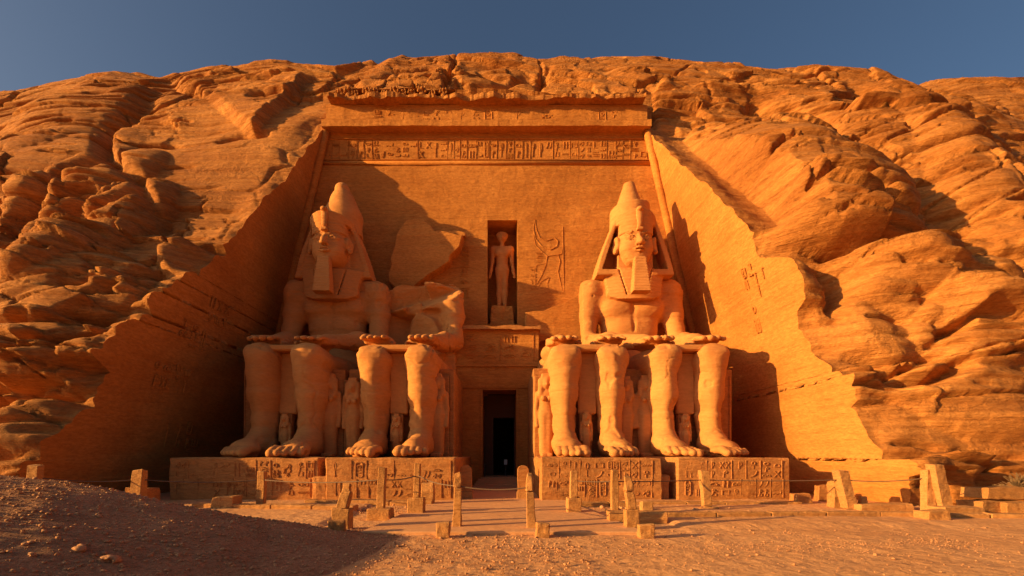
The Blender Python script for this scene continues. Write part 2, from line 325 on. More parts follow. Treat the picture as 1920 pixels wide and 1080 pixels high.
# back wall with the niche opening
NX0, NX1, NZ0, NZ1 = -1.13, 1.30, 12.95, 21.4
def wallgrid(xa, xb, z0, z1, nx, nz, Y=36., bumpy=.05):
    zz = np.linspace(z0, z1, nz); uu = np.linspace(0, 1, nx)
    A = np.array([xa(z) if callable(xa) else xa for z in zz]); B = np.array([xb(z) if callable(xb) else xb for z in zz])
    X = A[:,None]*(1-uu)+B[:,None]*uu; Z = np.repeat(zz[:,None], nx, 1)
    wgt = np.minimum(1, np.minimum(uu, 1-uu)*nx/4.)[None,:]
    YY = Y+bumpy*fbm(X/2, 1.1, Z/1.2, 4)*wgt
    i_ = np.arange(nz*nx).reshape(nz, nx); q = np.stack([i_[:-1,:-1], i_[:-1,1:], i_[1:,1:], i_[1:,:-1]], -1).reshape(-1, 4)
    return np.stack([X, YY, Z], -1).reshape(-1, 3), q
Vs, Fs, o_ = [], [], 0
for a in [(XL, NX0, -.5, 28.95, 90, 160), (NX1, XR, -.5, 28.95, 80, 160), (NX0, NX1, -.5, NZ0, 14, 60), (NX0, NX1, NZ1, 28.95, 14, 40)]:
    v, q = wallgrid(*a); Vs.append(v); Fs.append(q+o_); o_ += len(v)
part('back_wall', np.concatenate(Vs), np.concatenate(Fs), M_wall, True)
class MB:
    def __init__(s): s.v, s.f = [], []
    def add(s, v, f):
        o = len(s.v); s.v += [tuple(p) for p in v]; s.f += [tuple(i+o for i in q) for q in f]
    def box(s, x0, x1, y0, y1, z0, z1, tx=0, jit=0):
        j = lambda: random.uniform(-jit, jit)
        v = [(x0+j(), y0+j(), z0), (x1+j(), y0+j(), z0), (x1+j(), y1+j(), z0), (x0+j(), y1+j(), z0),
             (x0+tx+j(), y0+tx+j(), z1+j()), (x1-tx+j(), y0+tx+j(), z1+j()), (x1-tx+j(), y1-tx+j(), z1+j()), (x0+tx+j(), y1-tx+j(), z1+j())]
        s.add(v, [(0,3,2,1), (4,5,6,7), (0,1,5,4), (1,2,6,5), (2,3,7,6), (3,0,4,7)])
    def tube(s, pts, r, n=8):
        P = [Vector(p) for p in pts]; v = []; fc = []
        for i, p in enumerate(P):
            d = (P[min(i+1, len(P)-1)]-P[max(i-1, 0)]).normalized(); a = d.orthogonal().normalized() if i == 0 else (a-d*a.dot(d)).normalized(); b = d.cross(a)
            rr = r[i] if hasattr(r, '__len__') else r
            for k in range(n): t = 2*math.pi*k/n; v.append(p+a*math.cos(t)*rr+b*math.sin(t)*rr)
        for i in range(len(P)-1):
            for k in range(n): fc.append((i*n+k, i*n+(k+1) % n, (i+1)*n+(k+1) % n, (i+1)*n+k))
        fc.append(tuple(range(n))[::-1]); fc.append(tuple((len(P)-1)*n+k for k in range(n)))
        s.add(v, fc)
    def extrude(s, poly, y0, y1):
        n = len(poly); v = [(p[0], y0, p[1]) for p in poly]+[(p[0], y1, p[1]) for p in poly]
        s.add(v, [tuple(range(n)), tuple(range(n, 2*n))[::-1]]+[(i, n+i, n+(i+1) % n, (i+1) % n) for i in range(n)])
    def ribbon(s, pts, w, d, O, U, W, N):
        """raised stroke along pts (2D in plane O,U,W), width w, height d along N"""
        n = len(pts); L = []
        for i, p in enumerate(pts):
            a = pts[max(i-1, 0)]; b = pts[min(i+1, n-1)]; dx, dy = b[0]-a[0], b[1]-a[1]; l = math.hypot(dx, dy) or 1
            L.append((p[0]-dy/l*w/2, p[1]+dx/l*w/2, p[0]+dy/l*w/2, p[1]-dx/l*w/2))
        P = lambda x, y, h: (O[0]+U[0]*x+W[0]*y+N[0]*h, O[1]+U[1]*x+W[1]*y+N[1]*h, O[2]+U[2]*x+W[2]*y+N[2]*h)
        v = []
        for (a, b, c, e) in L:
            m = .25; v += [P(a, b, -.03), P(a+(c-a)*m, b+(e-b)*m, d), P(c-(c-a)*m, e-(e-b)*m, d), P(c, e, -.03)]
        fc = []
        for i in range(n-1):
            for k in range(3): fc.append((i*4+k, i*4+k+1, i*4+5+k, i*4+4+k))
        fc += [(0, 3, 2, 1), ((n-1)*4, (n-1)*4+1, (n-1)*4+2, (n-1)*4+3)]
        s.add(v, fc)
    def build(s, name, mat, parent=None, loc=None, smooth=False, rough=0, bevel=0):
        v = np.array(s.v, dtype=np.float32)
        if loc is not None: v = v-np.array(loc, dtype=np.float32)
        o = mesh_obj(name, v, s.f, mat, parent, smooth)
        if loc is not None and parent is None: o.location = loc
        if bevel or rough:
            bm = bmesh.new(); bm.from_mesh(o.data)
            if bevel: bmesh.ops.bevel(bm, geom=bm.edges[:], offset=bevel, segments=1, affect='EDGES', clamp_overlap=True)
            if rough:
                for _ in range(3):
                    le = [e for e in bm.edges if e.calc_length() > max(.12, rough*4)]
                    if not le: break
                    bmesh.ops.subdivide_edges(bm, edges=le, cuts=1, use_grid_fill=True)
                bmesh.ops.triangulate(bm, faces=bm.faces[:]); bm.normal_update()
                co = np.array([q.co[:] for q in bm.verts]); off = np.array(o.location) if loc is None or parent is None else np.array(loc)
                q3 = co+off
                d_ = rough*(fbm(q3[:,0]/.35, q3[:,1]/.35, q3[:,2]/.35, 3)*1.6); e_ = rough*1.2*fbm(q3[:,0]/.9+7, q3[:,1]/.9, q3[:,2]/.9, 2)
                for vv, a in zip(bm.verts, d_+e_): vv.co += vv.normal*float(a)
            bm.to_mesh(o.data); bm.free()
        return o
OFF = (0, 36, 0)
b = MB()   # niche shell
for q in ([(NX0,36,NZ0),(NX0,38.4,NZ0),(NX0,38.4,NZ1),(NX0,36,NZ1)], [(NX1,36,NZ1),(NX1,38.4,NZ1),(NX1,38.4,NZ0),(NX1,36,NZ0)],
          [(NX0,38.4,NZ0),(NX1,38.4,NZ0),(NX1,38.4,NZ1),(NX0,38.4,NZ1)], [(NX0,36,NZ1),(NX0,38.4,NZ1),(NX1,38.4,NZ1),(NX1,36,NZ1)], [(NX0,36,NZ0),(NX1,36,NZ0),(NX1,38.4,NZ0),(NX0,38.4,NZ0)]):
    b.add(q, [(0,1,2,3)])
b.build('niche', M_wall, temple, OFF)
# cornice, upper band, baboon ledge, torus mouldings
def strip(name, z0, z1, yf, yb, wob=.06, m=M_wall, seed=0, x0=None, x1=None, n=160, wobz=.05):
    xa = XL(z0)+.02 if x0 is None else x0; xb = XR(z0)-.02 if x1 is None else x1
    xs = np.linspace(xa, xb, n); v = []; fc = []
    d = wob*fbm(xs/1.2+seed*9, seed+.3, .2, 4)*2; dz = wobz*fbm(xs/1.5+seed*5+50, .7, .1, 4)*2
    for x, a, c in zip(xs, d, dz): v += [(x, yb, z0-c), (x, yf+a, z0-c), (x, yf+a-.04, z1+c*.7), (x, yb, z1+c*.7)]
    for i in range(n-1):
        for k in range(4): fc.append((i*4+k, i*4+(k+1) % 4, i*4+4+(k+1) % 4, i*4+4+k))
    fc += [(0,3,2,1), ((n-1)*4, (n-1)*4+1, (n-1)*4+2, (n-1)*4+3)]
    return part(name, v, fc, m)
strip('cornice', 28.45, 28.93, 35.15, 36.3, .04, seed=1, wobz=.025)
strip('upper_band', 28.94, 30.62, 35.86, 37.5, .03, seed=2, wobz=.0)
strip('ledge', 30.63, 30.95, 35.2, 37.6, .28, M_rock, 3, wobz=.09)
b = MB(); b.box(XL(29)-.8, XR(29)+.8, 37.2, 37.5, 30.2, 32.6); b.build('upper_back', M_rock, temple, OFF)
b = MB(); b.tube([(XL(26.05)+.1, 35.98, 26.02), (0, 35.98, 26.04), (XR(26.05)-.1, 35.98, 26.02)], .16); b.build('torus_moulding', M_wall, temple, OFF, True)
for X_, s_ in ((XL, 1), (XR, -1)):
    b = MB(); b.tube([(X_(z)+s_*.18, 35.75, z) for z in np.linspace(-.3, 28.4, 24)], .3, 10); b.build('corner_moulding', M_wall, temple, OFF, True)
# ---- glyphs
def arc(cx, cy, rx, ry, a0, a1, n=9): return [(cx+rx*math.cos(R(a0+(a1-a0)*i/n)), cy+ry*math.sin(R(a0+(a1-a0)*i/n))) for i in range(n+1)]
GL = {
 'bird': [arc(.5,.45,.28,.16,200,-60), [(.22,.4),(.1,.25)], [(.72,.5),(.78,.75),(.68,.85),(.6,.78),(.52,.6)], [(.45,.3),(.45,.05),(.6,.05)], [(.55,.3),(.58,.12)]],
 'reed': [[(.5,.05),(.5,.95)], arc(.5,.65,.22,.3,-90,90)], 'water': [[(.02+.12*i, .5+.1*(-1)**i) for i in range(9)]],
 'sun': [arc(.5,.5,.25,.25,0,360,14)], 'eye': [arc(.5,.45,.4,.25,20,160), arc(.5,.6,.4,.25,200,340), arc(.5,.52,.08,.08,0,360,8)],
 'snake': [[(.05,.3),(.25,.45),(.45,.3),(.65,.45),(.85,.35),(.9,.7),(.8,.8)]], 'ankh': [arc(.5,.75,.15,.2,-90,270,12), [(.5,.55),(.5,.05)], [(.25,.5),(.75,.5)]],
 'basket': [[(.08,.55),(.92,.55)], arc(.5,.55,.42,.35,180,360)], 'staff': [[(.5,.02),(.5,.9),(.3,.98)]], 'house': [[(.1,.2),(.1,.8),(.9,.8),(.9,.2),(.6,.2)]],
 'man': [arc(.5,.85,.1,.11,0,360,9), [(.5,.75),(.4,.4),(.75,.35),(.75,.05)], [(.4,.4),(.25,.05),(.6,.05)], [(.48,.65),(.8,.7)]],
 'twin': [[(.3,.05),(.3,.95)], [(.7,.05),(.7,.95)]], 'bars': [[(.1,.3),(.9,.3)], [(.1,.55),(.9,.55)], [(.1,.8),(.9,.8)]], 'foot': [[(.3,.95),(.3,.15),(.8,.15)]],
 'horn': [arc(.1,.9,.7,.8,-80,0)], 'feather': [[(.4,.05),(.45,.7),(.6,.95),(.72,.8),(.6,.6),(.45,.6)]], 'cross': [[(.15,.1),(.85,.9)], [(.85,.1),(.15,.9)]],
 'loaf': [arc(.5,.3,.35,.35,0,180), [(.12,.3),(.88,.3)]], 'cartouche': [[(.2,.1),(.2,.9),(.35,.99),(.65,.99),(.8,.9),(.8,.1),(.65,.02),(.35,.02),(.2,.1)], [(.35,.3),(.65,.3)], arc(.5,.7,.12,.1,0,360,8), [(.4,.5),(.6,.5)]]}
GK = list(GL)
def glyph_band(b, O, U, W, N, L, H, cw, d=.07, sw=.07, rnd=None, rules=True, fill=.95):
    d = d*.85
    rnd = rnd or random; x = 0
    while x < L-cw*.5:
        wd = cw*rnd.uniform(.75, 1.25); wd = min(wd, L-x)
        k = rnd.choice((1, 2, 2, 3)); hs = H*.92/k
        for j in range(k):
            if rnd.random() > fill: continue
            if k == 1: g = rnd.choice(['bird','reed','ankh','staff','man','twin','feather','cartouche','foot','cartouche','man'])
            else: g = rnd.choice(GK)
            half = k > 1 and rnd.random() < .35
            for st_ in GL[g]:
                for rep in ((0, .5), (.5, .5)) if half else ((0, 1),):
                    pts = [(x+wd*(.12+.78*(rep[0]+p[0]*rep[1])), H*.04+hs*j+hs*(.06+.86*p[1])) for p in st_]
                    b.ribbon(pts, sw*rnd.uniform(.8, 1.2), d, O, U, W, N)
        x += wd
        if rules and rnd.random() < .6: b.ribbon([(x, H*.02), (x, H*.5), (x, H*.98)], sw*.7, d*.8, O, U, W, N)
UX, UZ, NY = (1,0,0), (0,0,1), (0,-1,0)
rg = random.Random(5)
b = MB(); x0 = XL(26.4)+.4; glyph_band(b, (x0, 35.96, 26.32), UX, UZ, NY, XR(26.4)-.4-x0, 1.6, .62, .013, .055, rg)
b.ribbon([(0, 0), (12, 0.02), (XR(26.4)-.4-x0, 0)], .07, .07, (x0, 35.97, 26.27), UX, UZ, NY); b.ribbon([(0, 0), (12, 0.02), (XR(27.9)-.4-x0, 0)], .07, .07, (x0, 35.97, 27.98), UX, UZ, NY)
b.build('hieroglyph_frieze', M_wall, temple, OFF)
b = MB(); glyph_band(b, (-10.5, 35.84, 29.15), UX, UZ, NY, 20, 1.15, 1.1, .035, .07, rg, False, .8); b.build('faint_hieroglyphs', M_wall, temple, OFF)
b = MB(); glyph_band(b, (at(880,0,36)[0], 35.98, at(0,572,36)[2]), (0,0,1), (-1,0,0), NY, 4.8, .75, .8, .05, .06, rg)
glyph_band(b, (at(1007,0,36)[0], 35.98, at(0,548,36)[2]), (0,0,1), (-1,0,0), NY, 2.0, .6, .5, .04, .05, rg); glyph_band(b, (at(1019,0,36)[0], 35.98, at(0,495,36)[2]), (0,0,1), (-1,0,0), NY, 1.1, .6, .5, .04, .05, rg)
b.build('wall_hieroglyphs', M_wall, temple, OFF)
def pxline(pts, Y=36.): return [(at(x, 0, Y)[0], at(0, y, Y)[2]) for x, y in pts]
b = MB()   # outlines of a striding robed figure and a long curved horn, and its frame
for pts, w_ in (([(1003,412),(1000,430),(1004,448),(1016,462),(1032,468),(1044,462),(1046,452),(1040,446)], .16), ([(1003,412),(1006,432),(1012,446),(1024,452),(1036,448)], .10),
            ([(1000,440),(1004,460),(1018,474),(1026,480)], .08), ([(1055,425),(1056,480),(1057,548)], .09), ([(985,552),(1030,550),(1058,550)], .07),
            ([(1026,480),(1024,495),(1016,515),(1000,545)], .09), ([(1026,480),(1046,478),(1050,490),(1046,510),(1054,545)], .09), ([(1001,505),(1008,497),(1022,494)], .07), ([(1001,505),(1000,520)], .06),
            ([(1030,520),(1026,532),(1028,548),(1040,550)], .08), ([(1046,478),(1053,476),(1055,466)], .08), ([(1005,545),(1015,528),(1028,520)], .06)):
    b.ribbon(pxline(pts), w_*.6, .02, (0, 35.98, 0), UX, UZ, NY)
b.build('wall_relief', M_wall, temple, OFF)
# marks on the side walls, in each wall's own plane
def wallmarks(Xf, sgn, items):
    b = MB()
    sl = (Xf(10)-Xf(0))/10; Wv = Vector((sl, 0, 1)).normalized(); Uv = Vector((0, 1, 0)); Nv = Uv.cross(Wv) if sgn > 0 else Wv.cross(Uv)
    if (Nv.x > 0) != (sgn < 0): Nv = -Nv
    for (Y, z, L, H, cw) in items:
        glyph_band(b, (Xf(z)-sgn*.10, Y, z), Uv, Wv, Nv, L, H, cw, .03, .08, rg, False, .85)
    b.build('wall_carvings', M_wall, temple, OFF)
wallmarks(XR, 1, [(26.6, 12.6, 1.5, 1.6, .8), (25.6, 11.8, 1.4, 1.7, .7), (27.2, 9.8, .7, 2.2, .7)])
wallmarks(XL, -1, [(27.5, 10.5, 2.2, 2.0, .8), (25.6, 8.6, 2.6, 1.9, .9), (24.4, 6.0, 3., 1.9, .9), (26, 2.6, 3.5, 2., 1.)])
# broken slabs of relief standing out from the back wall
def slab(name, pts, Y0, Y1, lab=None):
    b = MB(); P = pxline(pts, Y0); Q = []
    for i in range(len(P)):
        a, c = P[i], P[(i+1) % len(P)]; Q.append(a); l = math.hypot(c[0]-a[0], c[1]-a[1])
        for k in range(1, max(1, int(l/.5))):
            t = k/max(1, int(l/.5)); Q.append((a[0]+(c[0]-a[0])*t+rg.uniform(-.13, .13), a[1]+(c[1]-a[1])*t+rg.uniform(-.13, .13)))
    n = len(Q); cx = sum(p[0] for p in Q)/n; cz = sum(p[1] for p in Q)/n
    v = [(p[0], Y1, p[1]) for p in Q]+[(p[0], Y0+.12, p[1]) for p in Q]+[(cx+(p[0]-cx)*.97, Y0, cz+(p[1]-cz)*.97) for p in Q]
    fc = [tuple(range(2*n, 3*n))]+[(i, (i+1) % n, n+(i+1) % n, n+i) for i in range(n)]+[(n+i, n+(i+1) % n, 2*n+(i+1) % n, 2*n+i) for i in range(n)]
    b.add(v, fc); return b.build(name, M_wall, temple, OFF)
slab('broken_relief_slab', [(762,411),(790,408),(815,432),(868,440),(862,462),(845,478),(842,490),(815,508),(772,540),(752,548),(728,528),(736,470),(748,430)], 34.9, 36.2)
slab('broken_relief_slab', [(815,432),(835,430),(872,436),(872,442),(830,440)], 35.5, 36.2)
slab('rock_shelf', [(985,585),(1020,582),(1060,566),(1100,545),(1112,540),(1112,640),(985,640)], 34.9, 36.2)
# ---- doorway block
YD = 33.5
DX0, DX1, DZ1, DZ0 = at(905,0,YD)[0], at(968,0,YD)[0], at(0,731,YD)[2], .62
PX0, PX1, PZ = at(853,0,YD)[0], at(1010,0,YD)[0], at(0,618,YD)[2]
door = bpy.data.objects.new('doorway', None); link(door, temple); door.location = (0, 0, 0)
def dpart(bb, name, mat, **k): return bb.build(name, mat, door, (0, 36, 0), **k)
b = MB(); b.box(PX0, DX0, YD, 36.05, 0, DZ1); dpart(b, 'door_jamb', M_wall); b = MB(); b.box(DX1, PX1, YD, 36.05, 0, DZ1); dpart(b, 'door_jamb', M_wall)
b = MB(); b.box(PX0, PX1, YD, 36.05, DZ1, PZ); b.box(PX0+.05, PX1-.05, YD-.14, YD+.05, DZ1+1.75, DZ1+1.95, jit=.03); dpart(b, 'lintel', M_wall)
b = MB(); glyph_band(b, (PX0+.4, YD-.01, DZ1+2.15), UX, UZ, NY, PX1-PX0-.8, 2.1, 1.3, .06, .08, rg); 
b.ribbon([(0,0),(PX1-PX0-.6,0)], .07, .07, (PX0+.3, YD-.01, DZ1+.15), UX, UZ, NY)
for xx in (PX0+.25, DX0-.16, DX1+.16, PX1-.25): b.ribbon([(0,0),(0,DZ1-1.2)], .07, .06, (xx, YD-.01, 1.0), UX, UZ, NY)
dpart(b, 'lintel_carving', M_wall)
b = MB(); xs = np.linspace(PX0-.1, PX1+.1, 40); P = [(x, PZ+.02+.16+.12*float(fbm(x/.6, 1., 2., 3))) for x in xs]
b.extrude([(x, PZ-.05-.1*abs(float(fbm(x/.5, 4., 2., 3)))) for x in xs][::1]+P[::-1], YD-.45, 36.1); dpart(b, 'broken_ledge', M_ped)
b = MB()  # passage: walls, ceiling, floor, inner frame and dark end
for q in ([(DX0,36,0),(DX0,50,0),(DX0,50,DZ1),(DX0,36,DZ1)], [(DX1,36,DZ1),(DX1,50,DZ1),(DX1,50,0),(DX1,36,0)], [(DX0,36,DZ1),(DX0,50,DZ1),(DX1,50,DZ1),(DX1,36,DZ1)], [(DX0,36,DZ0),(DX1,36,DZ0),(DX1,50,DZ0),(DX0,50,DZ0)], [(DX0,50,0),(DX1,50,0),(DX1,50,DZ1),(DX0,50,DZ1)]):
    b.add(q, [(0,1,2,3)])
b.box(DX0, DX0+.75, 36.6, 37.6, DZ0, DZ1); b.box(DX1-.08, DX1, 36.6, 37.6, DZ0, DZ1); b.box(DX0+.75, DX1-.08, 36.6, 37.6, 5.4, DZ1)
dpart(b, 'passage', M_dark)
b = MB(); b.box(DX0-.15, DX1+.15, YD-.02, 36.6, -.05, DZ0+.004)
for i in range(4): b.box(DX0-.35-.1*i, DX1+.35+.1*i, YD-.02-.45*(i+1), YD-.02-.45*i+.02, -.05, DZ0-.14*(i+.6))
dpart(b, 'step', M_path, bevel=.02)
# cut the back wall where the passage goes: the block front covers it, the opening is made here
bw = [o for o in temple.children if o.name.startswith('back_wall')][0]
bm = bmesh.new(); bm.from_mesh(bw.data)
bmesh.ops.delete(bm, geom=[fc for fc in bm.faces if DX0-.05 < fc.calc_center_median().x < DX1+.05 and fc.calc_center_median().z < DZ1-.1], context='FACES'); bm.to_mesh(bw.data); bm.free()
# ------------------------------------------------------------------ implicit sculpting
class Fld:
    def __init__(s, lo, hi, h):
        s.lo = np.array(lo, float); s.h = h; s.n = [int(math.ceil((hi[i]-lo[i])/h))+1 for i in range(3)]
        s.ax = [(s.lo[i]+h*np.arange(s.n[i])).astype(np.float32) for i in range(3)]; s.F = np.full(s.n, 9., np.float32)
    def _s(s, lo, hi, pad):
        sl = []
        for i in range(3):
            a = max(0, int((lo[i]-pad-s.lo[i])/s.h)); b = min(s.n[i], int((hi[i]+pad-s.lo[i])/s.h)+2)
            if b <= a: return None
            sl.append(slice(a, b))
        X = s.ax[0][sl[0]][:,None,None]; Y = s.ax[1][sl[1]][None,:,None]; Z = s.ax[2][sl[2]][None,None,:]
        return tuple(sl), X, Y, Z
    def _op(s, sl, d, k, op):
        a = s.F[sl]
        if op == '-':
            d = -d
            if k: h = np.clip(.5-.5*(d-a)/k*-1*-1, 0, 1); 
            r = np.maximum(a, d)
            if k: hh = np.maximum(k-np.abs(a-d), 0)/k; r = r+hh*hh*k*.25
        elif op == '+':
            r = np.minimum(a, d)
            if k: hh = np.maximum(k-np.abs(a-d), 0)/k; r = r-hh*hh*k*.25
        s.F[sl] = r
    def cap(s, a, b, ra, rb, k=.3, op='+', flat=None, ff=1.):
        a = np.array(a, float); b = np.array(b, float); m = max(ra, rb)*max(1, 1/ff if ff < 1 else 1); w_ = s._s(np.minimum(a, b)-m, np.maximum(a, b)+m, k+.15)
        if not w_: return
        sl, X, Y, Z = w_; ba = b-a; px, py, pz = X-a[0], Y-a[1], Z-a[2]
        t = np.clip((px*ba[0]+py*ba[1]+pz*ba[2])/max(ba@ba, 1e-9), 0, 1)
        vx, vy, vz = px-t*ba[0], py-t*ba[1], pz-t*ba[2]
        if flat is not None:
            q = (vx*flat[0]+vy*flat[1]+vz*flat[2])*(ff-1); vx = vx+q*flat[0]; vy = vy+q*flat[1]; vz = vz+q*flat[2]
        s._op(sl, (np.sqrt(vx*vx+vy*vy+vz*vz)-(ra+(rb-ra)*t)).astype(np.float32), k, op)
    def chain(s, pts, k=.3, **kw):
        for i in range(len(pts)-1): s.cap(pts[i][:3], pts[i+1][:3], pts[i][3], pts[i+1][3], k, **kw)
    def ell(s, c, r, k=.3, op='+', rot=None):
        m = max(r); w_ = s._s(np.array(c)-m, np.array(c)+m, k+.15)
        if not w_: return
        sl, X, Y, Z = w_; x, y, z = X-c[0], Y-c[1], Z-c[2]
        if rot:
            Mx = np.array(Euler([R(q) for q in rot]).to_matrix().transposed()); x, y, z = [Mx[i,0]*x+Mx[i,1]*y+Mx[i,2]*z for i in range(3)]
        q = np.sqrt((x/r[0])**2+(y/r[1])**2+(z/r[2])**2); g = np.sqrt((x/r[0]**2)**2+(y/r[1]**2)**2+(z/r[2]**2)**2)+1e-6
        s._op(sl, (q*(q-1)/g).astype(np.float32), k, op)
    def box(s, c, hf, rd=.1, k=.2, op='+', rot=None):
        m = np.linalg.norm(hf) if rot else np.array(hf); w_ = s._s(np.array(c)-m, np.array(c)+m, k+.15)
        if not w_: return
        sl, X, Y, Z = w_; x, y, z = X-c[0], Y-c[1], Z-c[2]
        if rot:
            Mx = np.array(Euler([R(q) for q in rot]).to_matrix().transposed()); x, y, z = [Mx[i,0]*x+Mx[i,1]*y+Mx[i,2]*z for i in range(3)]
        qx, qy, qz = np.abs(x)-hf[0]+rd, np.abs(y)-hf[1]+rd, np.abs(z)-hf[2]+rd
        d = np.sqrt(np.maximum(qx, 0)**2+np.maximum(qy, 0)**2+np.maximum(qz, 0)**2)+np.minimum(np.maximum(np.maximum(qx, qy), qz), 0)-rd
        s._op(sl, d.astype(np.float32), k, op)
    def fn(s, lo, hi, func, k=.1, op='+'):
        w_ = s._s(lo, hi, k)
        if not w_: return
        sl, X, Y, Z = w_; s._op(sl, np.broadcast_to(func(X, Y, Z), s.F[sl].shape).astype(np.float32), k, op)
    def mesh(s, rough=0, seed=0, base=(0,0,0)):
        F_ = s.F; F_[0] = F_[-1] = 9; F_[:,0] = F_[:,-1] = 9; F_[:,:,0] = F_[:,:,-1] = 9
        I = F_ < 0; n = [q-1 for q in s.n]
        cnt = np.zeros(n, np.int8)
        for dx in (0,1):
            for dy in (0,1):
                for dz in (0,1): cnt += I[dx:dx+n[0], dy:dy+n[1], dz:dz+n[2]]
        act = (cnt > 0) & (cnt < 8); ix, iy, iz = np.nonzero(act); ids = np.full(n, -1, np.int32); ids[ix, iy, iz] = np.arange(len(ix))
        acc = np.zeros((len(ix), 3)); num = np.zeros(len(ix))
        cs = [(0,0,0),(1,0,0),(0,1,0),(1,1,0),(0,0,1),(1,0,1),(0,1,1),(1,1,1)]
        val = [F_[ix+c[0], iy+c[1], iz+c[2]].astype(np.float64) for c in cs]
        for a in range(8):
            for b_ in range(a+1, 8):
                if sum(abs(cs[a][i]-cs[b_][i]) for i in range(3)) != 1: continue
                m = (val[a] < 0) != (val[b_] < 0); t = np.where(m, val[a]/(val[a]-val[b_]+1e-12), 0)
                for i in range(3): acc[:,i] += np.where(m, cs[a][i]+(cs[b_][i]-cs[a][i])*t, 0)
                num += m
        P = acc/num[:,None]+np.stack([ix, iy, iz], 1); P = s.lo+P*s.h
        Q = []
        x0, y0, z0 = slice(1, -1), slice(1, -1), slice(1, -1)
        def quads(ax):
            A = I[:-1,1:-1,1:-1] if ax == 0 else I[1:-1,:-1,1:-1] if ax == 1 else I[1:-1,1:-1,:-1]
            B = I[1:,1:-1,1:-1] if ax == 0 else I[1:-1,1:,1:-1] if ax == 1 else I[1:-1,1:-1,1:]
            e = np.nonzero(A != B); fl = A[e]
            i, j, k = [e[q]+(0 if q == ax else 1) for q in range(3)]
            if ax == 0: q4 = [ids[i,j-1,k-1], ids[i,j,k-1], ids[i,j,k], ids[i,j-1,k]]
            elif ax == 1: q4 = [ids[i-1,j,k-1], ids[i-1,j,k], ids[i,j,k], ids[i,j,k-1]]
            else: q4 = [ids[i-1,j-1,k], ids[i,j-1,k], ids[i,j,k], ids[i-1,j,k]]
            q4 = np.stack(q4, 1); q4[~fl] = q4[~fl][:,::-1]; return q4
        Q = np.concatenate([quads(0), quads(1), quads(2)])
        if rough:   # weathering, along the normal
            nv = np.zeros_like(P); a, b_, c, d_ = P[Q[:,0]], P[Q[:,1]], P[Q[:,2]], P[Q[:,3]]; fn = np.cross(c-a, d_-b_)
            for i in range(4): np.add.at(nv, Q[:,i], fn)
            nv /= np.linalg.norm(nv, axis=1)[:,None]+1e-9
            W_ = P+np.array(base)
            am = rough*(fbm(W_[:,0]/1.3+seed, W_[:,1]/1.3, W_[:,2]/1.0, 4)+.12*fbm(W_[:,0]/.8, W_[:,1]/.8, W_[:,2]/.16, 3))
            if rough > .06:
                z_ = W_[:,2]+.3*fbm(W_[:,0]/4, W_[:,1]/4, seed, 2); am += .022*np.sign(vnoise(z_/.33, seed, 1.5))*sstep(.0, .3, np.abs(vnoise(z_/.33, seed, 1.5)))
                for q_, (fr_, dp_) in enumerate(((3.5, .07), (2.4, .05))):
                    c_ = np.abs(fbm(W_[:,0]/fr_+seed+q_*31, W_[:,1]/fr_, W_[:,2]/fr_*1.3, 3)); am -= dp_*np.exp(-(c_/.018)**2)*sstep(0, .2, fbm(W_[:,0]/5+seed+50, W_[:,1]/5+q_*9, W_[:,2]/5, 2)+.0)*sstep(15.9, 15.2, W_[:,2])
                am -= .08*sstep(15.9, 15.2, W_[:,2])*sstep(.30, .42, fbm(W_[:,0]/1.5+seed*3, W_[:,1]/1.5, W_[:,2]/1.1+77, 3))
            P = P+nv*am[:,None]
        return P, Q
